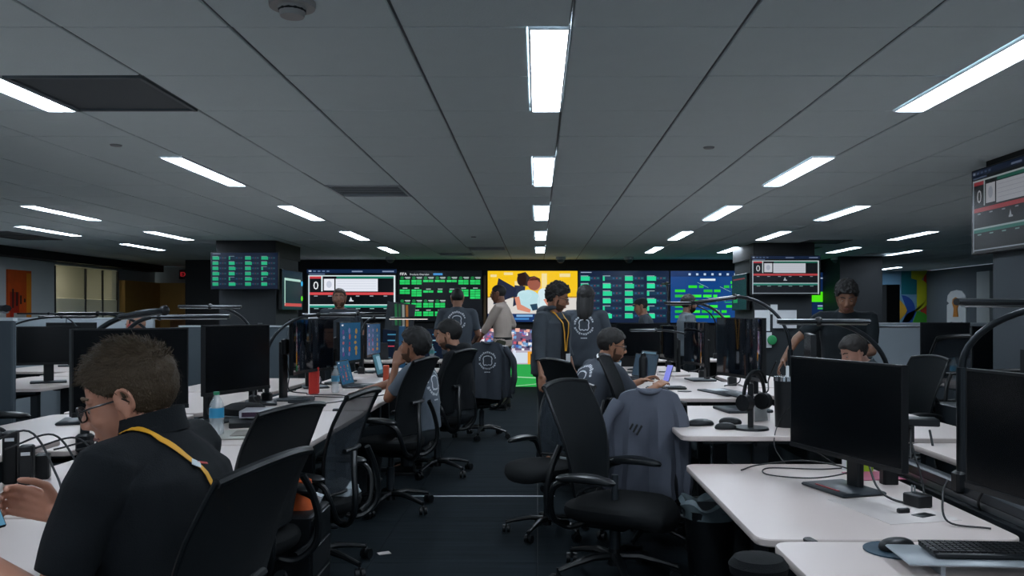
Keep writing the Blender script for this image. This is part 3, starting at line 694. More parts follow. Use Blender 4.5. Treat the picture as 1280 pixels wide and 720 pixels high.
# ---------------------------------------------------------------- office chair (faces +X)
def superell(cx, cy, cz, rx, ry, p=3.2, n=28, fx=lambda a: 1, tilt=0):
    out = []
    for k in range(n):
        a = 2*PI*k/n; c_, s_ = math.cos(a), math.sin(a)
        r = 1/((abs(c_)**p+abs(s_)**p)**(1/p))
        out.append((cx+rx*r*c_, cy+ry*r*s_, cz+tilt*r*c_*rx))
    return out
def back_pt(u, v, dd=0):
    hw = .175+.06*math.sin(min(v*1.25, 1)*PI/2)-.022*max(0, v-.75)*4*.5
    y = u*hw
    x = -.165-.125*v+.04*math.sin(v*PI)+.045*u*u*(1-.3*v)-dd
    z = .50+.53*v-.02*u*u*v
    return (x, y, z)
def make_chair(style):
    t = thing('office_chair', 'x', 'chair')
    b = MB()
    for k in range(5):
        a = 2*PI*k/5+.3; d = Vector((math.cos(a), math.sin(a), 0))
        b.tube([d*.02+Vector((0, 0, .115)), d*.12+Vector((0, 0, .118)), d*.22+Vector((0, 0, .098)), d*.30+Vector((0, 0, .078))], [.026, .024, .018, .015], 8, flat=(1, .75))
    b.cyl((0, 0, .07), (0, 0, .15), .035, .03, 16); b.build('base', M_BLK2, t)
    cm = MB()
    for s in (-1, 1): cm.cyl((-.012, s*.006, .028), (-.012, s*.026, .028), .028, .028, 16)
    cm.box((-.006, 0, .048), (.04, .014, .028), bev=.004); cm.cyl((0, 0, .05), (0, 0, .085), .007, .007, 8)
    cme = cm.mesh('caster', M_BLK)
    for k in range(5):
        a = 2*PI*k/5+.3; o = bpy.data.objects.new('caster', cme); COL.objects.link(o); o.parent = t
        o.location = (.30*math.cos(a), .30*math.sin(a), .006); o.rotation_euler = (0, 0, a+1.2*k)
    MB().cyl((0, 0, .10), (0, 0, .30), .027, .027).cyl((0, 0, .3), (0, 0, .50), .017, .017).build('gas_column', M_STEEL, t)
    MB().box((-.03, 0, .365), (.24, .15, .06), bev=.02).build('mechanism', M_BLK, t)
    s = MB(); rings = []
    for z, k, dz in ((.385, .72, 0), (.392, .9, 0), (.405, .97, 0), (.43, 1, 0), (.45, .985, 0), (.462, .93, 0), (.468, .8, 0), (.470, .4, 0)):
        rr = superell(.04, 0, z, .26*k, .25*k, 2.9)
        rings.append([(x, y, zz-(.05*max(0, (x-.16)/.14)**2)+.012*(abs(y)/.25)**2) for x, y, zz in rr])
    s.loft(rings); s.build('seat', M_FAB, t)
    # backrest
    bm_ = MB(); N, Mv = 12, 16; g = [[back_pt(-1+2*i/N, j/Mv) for i in range(N+1)] for j in range(Mv+1)]
    g2 = [[back_pt(-1+2*i/N, j/Mv, .014 if style == 'solid' else .005) for i in range(N+1)] for j in range(Mv+1)]
    vs = [p for r in g for p in r]+[p for r in g2 for p in r]; o_ = (N+1)*(Mv+1); fs = []
    for j in range(Mv):
        for i in range(N):
            a = j*(N+1)+i; fs += [(a, a+1, a+N+2, a+N+1), (o_+a, o_+a+N+1, o_+a+N+2, o_+a+1)]
    for j in range(Mv):
        a = j*(N+1); fs += [(a, a+N+1, o_+a+N+1, o_+a)]; a += N; fs += [(a, o_+a, o_+a+N+1, a+N+1)]
    for i in range(N):
        a = i; fs += [(a, o_+a, o_+a+1, a+1)]; a = Mv*(N+1)+i; fs += [(a, a+1, o_+a+1, o_+a)]
    bm_.add(vs, fs); bm_.build('backrest', M_MESHD if style == 'solid' else M_MESH, t)
    fr = MB(); per = [back_pt(-1, v/12, .005) for v in range(13)]+[back_pt(-1+u/6, 1, .005) for u in range(1, 12)]+[back_pt(1, 1-v/12, .005) for v in range(13)]+[back_pt(1-u/6, 0, .005) for u in range(1, 12)]
    per = [Vector(p) for p in per]; per.append(per[0]); r_ = .007 if style == 'solid' else .010
    fr.tube(per, r_, 8, cap=False)
    fr.tube([back_pt(-1+u/6, 1, .008) for u in range(13)], .012 if style == 'solid' else .017, 8)
    fr.build('back_frame', M_BLK2, t)
    sp = MB()
    for q in (-1, 1):
        sp.tube(curve([(-.10, q*.05, .37), (-.20, q*.10, .34), (-.27, q*.15, .40), (-.285, q*.16, .50), (-.27, q*.14, .62), (-.25, q*.09, .72)]), [.016]*41, 8)
    sp.tube([back_pt(-.45, .42, .03), back_pt(0, .42, .035), back_pt(.45, .42, .03)], .013, 8)
    sp.build('back_support', M_BLK2, t)
    for q in (-1, 1):
        a = MB().tube(curve([(-.20, q*.11, .36), (-.21, q*.22, .40), (-.20, q*.275, .50), (-.17, q*.285, .57), (-.10, q*.28, .60)]), .015, 8).build('arm_support', M_BLK2, t)
        rings = []
        for z, k in ((.622, .8), (.628, .97), (.640, 1), (.650, .92), (.655, .6)):
            rings.append([(x, y*(1-.25*(x/.14)), zz+.01*math.cos(x*12)) for x, y, zz in superell(0, 0, z, .15*k, .047*k, 2.4, 20)])
        r = MB().loft([[(x-.02, y+q*.275, z-.03) for x, y, z in R_] for R_ in rings]); r.build('armrest', M_BLK2, t)
    return t
CH = {'solid': [make_chair('solid'), False], 'mesh': [make_chair('mesh'), False]}
def chair(x, y, deg, label, style='solid', dz=0, s=1.0, group='black swivel office chairs'):
    p = CH[style]; t = p[0] if not p[1] else copy_tree(p[0]); p[1] = True
    t['group'] = group
    t['label'] = label; t.location = (x, y, .006); t.rotation_euler = (0, 0, math.radians(deg)); t.scale = (s, s, s)
    if dz:
        for k in KIDS(t):
            if not k.name.startswith(('base', 'caster', 'gas')): k.location.z += dz
    return t
# (template copies are taken before any seat is raised, so the raised ones come last)
SEATS = [(.40, 4.32, -30, 'empty black office chair in the middle foreground turned to the right', 'solid', -.09, 1.08),
 (-.91, 2.05, 170, 'black office chair of the foreground man, seen from behind', 'solid', .0, 1.0),
 (-1.28, 3.60, 160, 'black high-backed chair pushed to the desk with the flat box', 'solid', -.04, 1.0),
 (-1.18, 4.45, 170, 'grey mesh chair seen edge-on left of the aisle', 'mesh', -.06, 1.0),
 (-1.03, 5.85, 165, 'black chair of the bearded man resting his chin', 'solid', .04, 1.0),
 (-.86, 7.15, 160, 'black chair of the man in the black hooded top', 'solid', .04, 1.0),
 (-.62, 9.25, 105, 'chair with a dark jacket over its back beside the aisle', 'solid', .0, 1.0),
 (.06, 5.2, 226, 'grey mesh chair behind the empty middle chair', 'mesh', .05, .86),
 (.66, 5.0, 84, 'chair with a grey jacket hanging over its back by the headset desk', 'solid', -.08, .93),
 (.72, 5.72, -14, 'black chair with a narrow upright back in front of the man at the flask desk', 'solid', .06, 1.0),
 (.36, 6.45, 30, 'chair under the seated man in the dark emblem shirt', 'solid', 0, 1.0),
 (-3.25, 4.9, 12, 'black framed mesh chair at the far left behind the raised desk', 'mesh', .06, 1.1),
 (-3.0, 5.6, 200, 'dark solid-backed chair at the left just beyond the mesh one', 'solid', .02, 1.0),
 (3.55, 7.35, 100, 'black mesh chair beside the far right desk with the bottle', 'mesh', .1, 1.05),
 (2.72, 6.3, 190, 'dark chair of the bowed man behind the right monitor', 'solid', .02, 1.0),
 (3.1, 5.3, 60, 'dark chair half hidden right of the bowed man', 'solid', .0, 1.0),
 (-4.05, 8.6, 20, 'black chair of the seated man with a red headset', 'solid', .05, 1.0)]
raised = []
for x, y, d, l, st, dz, s in SEATS:
    c_ = chair(x, y, d, l, st, 0, s); raised.append((c_, dz))
for c_, dz in raised:
    if dz:
        for k in KIDS(c_):
            if not k.name.startswith(('base', 'caster', 'gas')): k.location.z += dz

# ---------------------------------------------------------------- monitors (screen faces +X, origin on the desk)
def blobs(c):  # on the monitors the coloured blobs are painted-in reflections of the video wall
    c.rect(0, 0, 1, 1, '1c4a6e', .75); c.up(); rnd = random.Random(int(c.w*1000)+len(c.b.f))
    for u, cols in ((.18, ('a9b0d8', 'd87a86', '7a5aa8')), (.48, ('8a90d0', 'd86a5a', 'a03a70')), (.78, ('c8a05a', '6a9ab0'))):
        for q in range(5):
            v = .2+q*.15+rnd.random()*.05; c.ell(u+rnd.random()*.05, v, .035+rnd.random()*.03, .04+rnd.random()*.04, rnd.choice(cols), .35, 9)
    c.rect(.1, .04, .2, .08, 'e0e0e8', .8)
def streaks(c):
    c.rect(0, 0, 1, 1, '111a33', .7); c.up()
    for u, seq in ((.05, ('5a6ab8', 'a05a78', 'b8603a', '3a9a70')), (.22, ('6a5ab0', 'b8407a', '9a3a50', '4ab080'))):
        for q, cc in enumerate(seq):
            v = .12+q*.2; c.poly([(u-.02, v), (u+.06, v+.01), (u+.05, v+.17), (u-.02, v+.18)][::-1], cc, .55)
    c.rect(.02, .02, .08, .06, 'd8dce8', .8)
def monitor(x, y, z, deg, label, wd=.61, ht=.36, lift=.14, draw=None, m=M_GLOSS, stand='plate', off=0, group='desk monitors', stripe=False, curved=0, name='monitor'):
    t = thing(name, label, 'monitor', (x, y, z+.0005), math.radians(deg), group)
    cz = lift+ht/2; n = 12
    def px(u): return .5*curved*(u*u)
    def slab(x0, x1, w_, z0, z1, m_, nm):
        b = MB(); rings = []
        for k in range(n+1):
            u = -1+2*k/n; xx = px(u); yy = u*w_/2
            rings.append([(xx+x0, yy, z0), (xx+x1, yy, z0), (xx+x1, yy, z1), (xx+x0, yy, z1)])
        b.loft(rings); return b.build(nm, m_, t)
    slab(-.03, 0, wd, lift, lift+ht, M_BLK, 'casing')
    slab(.0, .0012, wd-.016, lift+.022, lift+ht-.008, m, 'screen')
    slab(0, .004, wd, lift-.002, lift+.018, M_BLK2, 'lower_bezel')
    if draw:
        c = Canvas(wd-.02, ht-.034); draw(c)
        c.b.v = [(a+.0012+px(b_/(wd/2)), b_, d) for a, b_, d in c.b.v]; c.build('picture', t, (0, 0, cz+.008))
    MB().box((-.075, off, (lift+ht*.6)/2), (.035, .085, lift+ht*.6), bev=.008).build('neck', M_BLK, t)
    MB().box((-.045, off*.5, lift+ht*.5), (.04, .12+abs(off), .12), bev=.008).build('mount', M_BLK, t)
    if stand == 'plate':
        ba = MB().box((-.01, off, .008), (.22, .30, .015), bev=.005).build('base', M_STEEL, t)
        if stripe: MB().box((.07, off, .017), (.008, .16, .003)).build('red_strip', mat('red_plastic', '9c1f28', .4), ba)
    else:
        b = MB()
        for q in (-1, 1): b.tube([(-.08, off, .012), (.10, off+q*.17, .010)], [.014, .010], 8, flat=(1.5, .7))
        b.build('base', M_BLK, t)
    return t
monitor(1.33, 3.66, .605, 197, 'large dark monitor on the right desk with a red stripe on its base', .76, .43, .14, stripe=True, name='monitor')
monitor(1.50, 2.42, .605, 188, 'nearest dark monitor cut off by the right edge', .80, .40, .19, stand='v', off=-.1)
monitor(1.50, 6.05, .78, 190, 'tall curved monitor reflecting the video wall, right of the aisle', .80, .44, .13, m=M_MIRR, curved=.10)
monitor(1.50, 7.75, .76, 187, 'curved monitor catching blue and pink reflections, behind the tall curved one', .62, .40, .14, m=M_MIRR, curved=.10)
monitor(1.45, 9.05, .73, 186, 'smaller curved monitor with pink reflections beyond the black flask', .60, .38, .14, m=M_MIRR, curved=.10)
monitor(1.60, 4.95, .74, 166, 'dark monitor seen almost edge-on behind the black tumbler', .55, .40, .12)
monitor(1.2, 9.6, .73, 250, 'dark square-on monitor right of the flask below the cap man', .62, .40, .14)
monitor(-1.86, 5.2, .73, -18, 'large dark monitor beside the bottle on the left desk', .62, .42, .16, off=-.18)
monitor(-1.93, 3.98, .73, -42, 'dark monitor directly behind the foreground man\'s head', .54, .40, .18)
monitor(-1.80, 6.55, .73, -11, 'left curved monitor with violet and green vertical reflections', .70, .42, .19, m=M_MIRR, curved=.10, off=-.26)
monitor(-1.82, 8.05, .73, -6, 'left monitor with a light blue picture and painted pink reflections', .62, .40, .17, draw=blobs, curved=.03, off=-.2)
monitor(-1.86, 9.4, .73, -4, 'smaller left monitor with dim painted reflections on blue, farthest of the three lit ones', .58, .37, .17, draw=blobs, curved=.03, off=-.18)
monitor(-1.98, 6.0, .73, 18, 'dark monitor edge between the large dark and the streaked monitor', .30, .48, .10)
monitor(-1.95, 7.35, .73, 20, 'dark monitor edge left of the light blue monitor', .30, .46, .10)
monitor(-4.60, 7.85, .73, -60, 'small dark monitor in front of the pale partition at far left', .52, .36, .17)
monitor(-2.75, 5.0, .73, 200, 'dark monitor top showing behind the foreground man\'s monitor', .60, .36, .14, group='monitors turned away')
monitor(-5.75, 10.3, .73, -60, 'low dark monitor in front of the glass office partition', .55, .34, .2)
monitor(-2.45, 2.9, .80, -140, 'back of a dark monitor behind the left lamp post', .5, .36, .15)
monitor(4.15, 8.5, .73, 250, 'dark monitor above the water bottle by the far right partition', .46, .36, .2)
monitor(2.10, 3.2, .73, 10, 'back of a dark monitor standing behind the right spine', .6, .38, .12)
monitor(3.42, 5.95, .73, 260, 'dark monitor in front of the slate column at the right edge', .6, .36, .2)
# low cabinet by the column
tag(MB().box((3.35, 6.0, .36), (.75, .5, .72), bev=.01).build('pedestal_cabinet', M_STEEL), 'dark pedestal cabinet in front of the slate column', 'cabinet')

# ---------------------------------------------------------------- arched desk lamps
def lamp(x, y, z0, zp, zt, yaw, reach, byaw, blen, label, r=.011, tail=.35, m=M_TUBE, lit=None, bz=0):
    t = thing('desk_lamp', label, 'desk lamp', (x, y, z0), 0, 'arched desk lamps')
    d = Vector((math.cos(math.radians(yaw)), math.sin(math.radians(yaw)), 0))
    MB().box((0, 0, .03), (.07, .06, .09), bev=.01).build('clamp', M_BLK, t)
    MB().cyl((0, 0, .04), (0, 0, zp-z0), r*1.6, r*1.6, 14).build('post', m, t)
    pts = [Vector((0, 0, zp-z0))]
    for k in range(1, 15):
        a = PI/2*k/14; pts.append(d*reach*(1-math.cos(a))+Vector((0, 0, zp-z0+(zt-zp)*math.sin(a))))
    MB().tube(pts, r, 10).build('arched_arm', m, t)
    tip = pts[-1]; e = Vector((math.cos(math.radians(byaw)), math.sin(math.radians(byaw)), bz)).normalized()
    h = MB().tube([tip-e*blen*tail, tip+e*blen*(1-tail)], [r*1.25, r*1.25], 8, flat=(1.5, .8)).build('lamp_head', M_TUBE, t)
    u = Vector((0, 0, -r*1.0)); MB().tube([tip-e*blen*tail*.95+u, tip+e*blen*(1-tail)*.95+u], [r*.9]*2, 8, flat=(1.5, .5)).build('light_bar', lit or M_ALU, h)
    MB().ell(tip, r*1.9).build('hinge', M_BLK, t)
    return t
lamp(1.74, 3.42, .66, 1.16, 1.42, -38, .42, 180, .55, 'thick arched lamp at the right edge with a long tubular head', r=.014, tail=.12, bz=.01)
lamp(1.60, 3.80, .605, 1.08, 1.345, 188, .34, 172, .40, 'arched lamp with a silver bar rising behind the large right monitor', tail=.55)
lamp(1.62, 5.35, .74, 1.15, 1.49, 160, .35, 205, .36, 'arched lamp curving over the tall curved monitor', tail=.1, bz=-.12)
lamp(1.62, 6.95, .78, 1.15, 1.47, 150, .35, 190, .3, 'arched lamp standing behind the tall curved monitor', tail=.2)
lamp(1.60, 8.1, .76, 1.05, 1.22, 170, .45, 200, .35, 'low arched lamp with a black round head near the flask', tail=.2)
lamp(-2.08, 3.05, .73, 1.05, 1.40, 100, .16, 170, .25, 'arched lamp with a dark post at the left edge', r=.014, tail=.3)
lamp(-2.17, 4.0, .73, 1.18, 1.395, 4, .37, 205, .20, 'arched lamp with a bright silver bar above the foreground man', r=.013, tail=.0, bz=-.15)
lamp(-2.17, 4.35, .73, 1.2, 1.365, 0, .20, 3, .40, 'thin lamp bar pointing right above the dark left monitors', tail=.1)
lamp(-2.0, 5.9, .73, 1.16, 1.43, 190, .30, 10, .42, 'arched lamp above the large dark left monitor', tail=.5)
lamp(-1.98, 6.1, .73, 1.05, 1.37, 30, .38, 10, .40, 'arched lamp curving right toward the streaked monitor', tail=.3)
lamp(-1.98, 7.5, .73, 1.1, 1.38, 20, .36, 10, .5, 'arched lamp left of the light blue monitor', tail=.5)
lamp(-1.90, 9.0, .73, 1.15, 1.33, 60, .20, 10, .44, 'desk lamp with a lit white bar in front of the green tile screen', tail=-.4, lit=emit('fff0e8', 1.2))
lamp(-4.9, 7.6, .73, 1.15, 1.35, 20, .5, 170, .6, 'thin arched lamp over the small far left monitor', r=.009, tail=.6)
lamp(-5.6, 10.2, .73, 1.1, 1.38, 175, .4, 190, .5, 'thin arched lamp in front of the glass office', r=.009, tail=.3)
lamp(-3.05, 6.6, .73, 1.15, 1.38, 175, .45, 185, .5, 'arched lamp left of the left column', r=.011, tail=.4)
lamp(4.5, 8.8, .73, 1.1, 1.24, 180, .4, 175, 1.2, 'thin long lamp bar above the far right partition', r=.009, tail=.6)
lamp(2.5, 11.7, .75, 1.2, 1.5, 180, .4, 190, .4, 'arched lamp beyond the right desks against the screens', r=.010, tail=.4)
lamp(1.60, 10.2, .73, 1.4, 1.75, 110, .05, 100, .25, 'tall upright mast lamp in front of the blue screen', r=.012, tail=.4)

# ---------------------------------------------------------------- small things on the desks
def mouse(x, y, z, deg, label, s=1.0, m=M_BLK):
    b = MB(); b.loft([[(a, c_*(1-.15*(a/.06)), zz+h) for a, c_, zz in superell(0, 0, 0, .06*k*s, .034*k*s, 2.3, 24)] for k, h in ((.95, 0), (1, .007), (.97, .015), (.9, .022), (.76, .028), (.55, .033), (.25, .036))])
    o = b.build('mouse', m); o.location = (x, y, z+.001); o.rotation_euler = (0, 0, math.radians(deg)); return tag(o, label, 'mouse', 'black computer mice')
def keyboard(x, y, z, deg, label, L=.42, tiltd=4, m=M_BLK):
    t = thing('keyboard', label, 'keyboard', (x, y, z+.002), math.radians(deg)); t.rotation_euler = (0, math.radians(-tiltd*0), math.radians(deg))
    MB().box((0, 0, .008), (.135, L, .015), bev=.004).build('body', m, t)
    km = MB().box((0, 0, 0), (.0155, .0155, .006)).mesh('key', M_BLK2, False)
    for r in range(6):
        for c_ in range(int(L/.019)):
            o = bpy.data.objects.new('key', km); COL.objects.link(o); o.parent = t; o.location = (-.05+r*.02, -L/2+.018+c_*.019, .018)
    return t
def bottle(x, y, z, label, h=.22, r=.033, capc='1f7a55', lab='2f8fb8'):
    t = thing('water_bottle', label, 'bottle', (x, y, z+.001), 0, 'clear water bottles')
    prof = [(0, .9), (.02, 1), (.3, 1), (.33, .94), (.36, 1), (.6, 1), (.72, .95), (.84, .6), (.9, .4), (.94, .38)]
    MB().loft([[(r*k*math.cos(2*PI*i/20), r*k*math.sin(2*PI*i/20), h*z_) for i in range(20)] for z_, k in prof]).build('body', M_PET, t)
    MB().cyl((0, 0, h*.93), (0, 0, h), r*.43, r*.43).build('cap', mat('cap_'+capc, capc, .4), t)
    MB().loft([[(r*1.015*math.cos(2*PI*i/20), r*1.015*math.sin(2*PI*i/20), h*z_) for i in range(20)] for z_ in (.42, .64)], cap=False).build('label_band', mat('label_'+lab, lab, .4), t)
    return t
def slabthing(name, c, d, deg, m, label, cat, bev=.004, kids=()):
    o = MB().box((0, 0, d[2]/2), d, bev=bev).build(name, m); o.location = c; o.rotation_euler = (0, 0, math.radians(deg)); tag(o, label, cat)
    for nm, cc, dd, mm in kids: MB().box(cc, dd, bev=min(dd)*.2).build(nm, mm, o)
    return o
zR = .605
# near right desks
kt = thing('keyboard_tray', 'thin raised stand under the keyboard at bottom right', 'stand', (1.35, 2.42, .64), math.radians(-4))
MB().box((0, 0, .035), (.6, .20, .008), bev=.003).build('plate', mat('grey_plastic', '8c9296', .35), kt)
for s_ in (-.2, .2): MB().box((s_, -.02, .016), (.012, .12, .032)).build('foot', mat('grey_plastic', '8c9296', .35), kt)
keyboard(1.36, 2.43, .679, 86, 'black keyboard on the raised stand at bottom right', .44)
o = MB().cyl((0, 0, 0), (0, 0, .004), .10, .10, 28).build('mouse_mat', mat('blue_mat', '1d3a4a', .6)); o.location = (1.12, 2.60, .641); tag(o, 'round dark blue mouse mat beside the keyboard stand', 'mouse mat')
mouse(1.12, 2.60, .645, 15, 'mouse on the round blue mat'); mouse(1.36, 2.12, .64, 150, 'dark mouse at the bottom edge near the right corner', 1.2)
slabthing('desk_clip', (.93, 2.84, .585), (.03, .06, .028), 10, M_BLK, 'black clip on the joint between the two nearest right desks', 'clip')
slabthing('desk_clip', (-1.72, 4.11, .722), (.03, .05, .022), 10, M_BLK, 'black clip on the desk joint beside the foreground man\'s shoulder', 'clip')
slabthing('desk_clip', (-1.35, 5.58, .722), (.04, .05, .022), 10, M_BLK, 'black clip on the desk joint near the flat box', 'clip')
slabthing('power_adapter', (1.53, 3.36, zR), (.07, .09, .05), 20, M_BLK, 'black power adapter lying in front of the large right monitor', 'adapter', kids=(('plug_pin', (.0, .03, .065), (.004, .008, .03), M_ALU), ('plug_pin', (.0, .015, .065), (.004, .008, .03), M_ALU)))
slabthing('small_dongle', (1.42, 3.24, zR), (.05, .02, .02), 10, M_BLK, 'tiny black dongle beside the power adapter', 'adapter')
slabthing('black_card', (1.48, 3.2, zR), (.08, .05, .004), 30, M_BLK2, 'flat black card in front of the power adapter', 'card', bev=.001)
slabthing('paper_sheet', (1.40, 3.30, zR), (.30, .42, .0015), 12, mat('paper', 'c9c0bc', .7), 'sheet of paper under the power adapter', 'paper', bev=0)
# green and white snack box, pink pad
bx = thing('snack_box', 'small lime green and white box behind the large right monitor', 'box', (1.60, 4.14, zR), math.radians(-25))
MB().box((0, 0, .06), (.12, .09, .12), bev=.003).build('carton', mat('lime_card', '9cc62a', .5), bx); MB().box((-.07, 0, .06), (.022, .088, .12)).build('white_side', M_WHITE, bx)
slabthing('pink_pad', (1.60, 3.98, zR), (.22, .2, .003), 5, mat('pink_paper', 'b8607a', .6), 'pink paper pad under the lime green box', 'paper', bev=0)
# headset on stand, mice, speaker, brochure holder on the headset desk
ZH = .74
hs = thing('headset', 'black headset with boom microphone hanging on a small stand', 'headset', (1.20, 4.62, ZH), math.radians(-50)); hs.scale = (1.12,)*3
ar = [Vector((0, .085*math.cos(a), .16+.12*math.sin(a))) for a in np.linspace(-.15, PI+.15, 18)]
MB().tube(ar, .008, 8, flat=(1.8, .7)).build('headband', M_BLK2, hs)
MB().tube([p+Vector((.018, 0, .012)) for p in ar[3:15]], .005, 6).build('padding', M_FAB, hs)
for s_ in (-1, 1):
    ec = MB().cyl((0, s_*.062, .135), (0, s_*.098, .135), .042, .040, 20).build('ear_cup', M_BLK, hs); MB().cyl((0, s_*.048, .135), (0, s_*.064, .135), .038, .042, 20).build('ear_pad', M_FAB, ec)
MB().tube(curve([(0, .095, .13), (-.05, .13, .125), (-.13, .15, .15), (-.19, .14, .145)]), .003, 6).build('microphone_boom', M_BLK, hs)
st = thing('headset_stand', 'black stand holding the headset on the white desk', 'stand', (1.18, 4.62, ZH), math.radians(-20))
MB().cyl((0, 0, 0), (0, 0, .012), .10, .095, 28).build('foot', M_BLK2, st); MB().box((0, 0, .13), (.03, .035, .25), bev=.006).build('pillar', M_BLK2, st)
mouse(.93, 4.78, ZH, 200, 'leftmost mouse on the headset desk, long and flat', 1.4); mouse(1.04, 4.62, ZH, 180, 'middle mouse on the headset desk'); mouse(1.12, 4.85, ZH, 160, 'mouse just behind the headset stand', 1.1)
spk = thing('desk_speaker', 'tall black cylindrical tumbler with a chrome rim on the headset desk', 'tumbler', (1.40, 4.72, ZH))
MB().cyl((0, 0, 0), (0, 0, .26), .055, .062, 28).build('body', M_BLK, spk); MB().cyl((0, 0, .26), (0, 0, .285), .064, .064, 28).build('chrome_rim', M_CHROME, spk); MB().box((.01, -.01, .31), (.014, .014, .07)).build('straw', M_WHITE, spk)
bh = thing('brochure_holder', 'clear stand with printed white cards behind the headset', 'holder', (1.32, 4.98, ZH), math.radians(-60))
MB().box((0, 0, .08), (.012, .11, .16), R=Matrix.Rotation(-.2, 3, 'Y')).build('card', mat('paper', 'c9c0bc', .7), bh, False); MB().box((.03, 0, .06), (.004, .12, .12)).build('front_pane', M_CLEAR, bh, False)
MB().box((.024, 0, .09), (.004, .05, .02)).build('print_block', M_BLK, bh, False)
slabthing('closed_laptop', (1.35, 5.5, ZH), (.3, .3, .02), 8, M_STEEL, 'closed dark laptop beyond the tumbler', 'laptop')
# keyboard desk
Z4 = .78
keyboard(1.02, 6.62, Z4, 100, 'black keyboard on the desk behind the headset desk', .30); mouse(.93, 6.40, Z4, 170, 'dark mouse in front of the keyboard', 1.3)
o = MB().cyl((0, 0, 0), (0, 0, .004), .055, .055, 20).build('coaster', M_BLK2); o.location = (1.13, 6.42, Z4+.001); tag(o, 'small round black coaster right of the keyboard', 'coaster')
slabthing('monitor_riser', (1.42, 6.3, Z4), (.24, .5, .012), 14, M_STEEL, 'dark tray under the tall curved monitor with papers', 'tray', kids=(('paper', (-.02, .1, .016), (.12, .16, .004), M_WHITE),))
ph = thing('smartphone', 'smartphone leaning upright with a lit violet blue screen', 'phone', (1.16, 7.55, .76), math.radians(215)); ph.rotation_euler = (0, math.radians(-22), math.radians(215))
MB().box((0, 0, .085), (.009, .078, .16), bev=.003).build('casing', M_BLK, ph); c = Canvas(.072, .152); c.rect(0, 0, 1, 1, '8a90ee', .85); c.build('screen', ph, (.0045, 0, .085))
fk = thing('flask', 'tall matt black drinking flask on the right desk beside the seated man', 'flask', (.95, 7.5, .76))
MB().loft([[(r*math.cos(2*PI*i/22), r*math.sin(2*PI*i/22), z_) for i in range(22)] for z_, r in ((0, .036), (.005, .04), (.2, .04), (.225, .034), (.235, .026))]).build('body', M_BLK, fk); MB().cyl((0, 0, .235), (0, 0, .265), .027, .024).build('lid', M_BLK2, fk); MB().tube([(.0, -.02, .26), (0, -.02, .28), (0, .02, .28), (0, .02, .26)], .004).build('loop', M_CHROME, fk)
cu = thing('paper_cup', 'white paper cup behind the seated man\'s face', 'cup', (.82, 8.6, .76)); MB().cyl((0, 0, 0), (0, 0, .12), .032, .043, 24).build('body', M_WHITE, cu); MB().cyl((0, 0, .12), (0, 0, .135), .046, .04, 24).build('lid', mat('blue_lid', '3a6a80', .5), cu)
def laptop(x, y, z, deg, label, draw=None, open_=105, m=M_STEEL):
    t = thing('laptop', label, 'laptop', (x, y, z+.001), math.radians(deg))
    MB().box((.11, 0, .009), (.23, .33, .016), bev=.004).build('base', m, t); MB().box((.12, 0, .018), (.11, .28, .002)).build('keyboard', M_BLK, t)
    a = math.radians(open_-90); ld = bpy.data.objects.new('lid', MB().box((-.004, 0, .115), (.008, .33, .23), bev=.003).mesh('lid', m)); COL.objects.link(ld); ld.parent = t; ld.location = (0, 0, .012); ld.rotation_euler = (0, -a, 0)
    c = Canvas(.31, .205); (draw or (lambda c: c.rect(0, 0, 1, 1, '20384a', .7)))(c); c.build('screen', ld, (0, 0, .118))
    return t
laptop(1.0, 7.95, .76, 215, 'open laptop beside the black flask'); laptop(1.1, 8.6, .76, 200, 'open laptop behind the flask with a pale screen', lambda c: c.rect(0, 0, 1, 1, '5f8296', .6))
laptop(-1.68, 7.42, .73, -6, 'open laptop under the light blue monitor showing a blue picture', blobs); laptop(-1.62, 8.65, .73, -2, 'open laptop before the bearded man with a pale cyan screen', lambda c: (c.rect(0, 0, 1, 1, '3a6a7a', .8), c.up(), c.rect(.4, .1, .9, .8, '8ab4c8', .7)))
# left desks
bottle(-1.70, 4.42, .73, 'clear bottle with a blue label right of the foreground man\'s head', .235, .037)
bottle(-1.66, 6.85, .73, 'clear bottle with a blue band beside the red can', .22, .033, '9ab0b8', '4a90b0')
bottle(-1.42, 11.2, .75, 'small green-tinted bottle below the green tile screen', .22, .036, '4a9a90', '3a7a78')
bottle(4.05, 8.12, .73, 'clear bottle with a light blue label on the far right desk', .22, .035, '3a8a98', '2f9fc8')
cn = thing('red_carton', 'tall red carton with a white swoosh standing by the clear bottle', 'carton', (-1.80, 6.72, .73), math.radians(10))
MB().box((0, 0, .115), (.08, .09, .23), bev=.012).build('body', mat('red_card', 'b5281e', .45), cn); MB().tube(curve([(.042, -.03, .09), (.043, .0, .10), (.042, .03, .14)]), [.003]*8+[.005]*9, 6).build('swoosh', M_WHITE, cn)
cb = thing('juice_carton', 'orange carton with a white label near the chin-resting man', 'carton', (-1.38, 7.6, .73)); MB().box((0, 0, .09), (.05, .05, .18), bev=.005).build('body', mat('orange_red_card', 'b8482c', .5), cb)
cc = MB().cyl((0, 0, 0), (0, 0, .11), .035, .045, 20).build('cup', mat('orange_cup', 'd2553a', .5)); cc.location = (-1.22, 7.45, .731); tag(cc, 'orange paper cup by the bearded man\'s forearm', 'cup')
fb = thing('flat_box', 'flat white box with dark purple sides on a small stand', 'box', (-1.62, 4.98, .76), math.radians(8))
MB().box((0, 0, .03), (.27, .20, .042), bev=.002).build('carton', mat('box_white', 'b9b7bd', .5), fb); MB().box((0, -.1008, .03), (.24, .002, .026)).build('front_print', mat('plum_print', '3a2238', .5), fb, False); MB().box((.1358, 0, .03), (.002, .18, .028)).build('side_print', mat('magenta_print', '8a2a55', .5), fb, False)
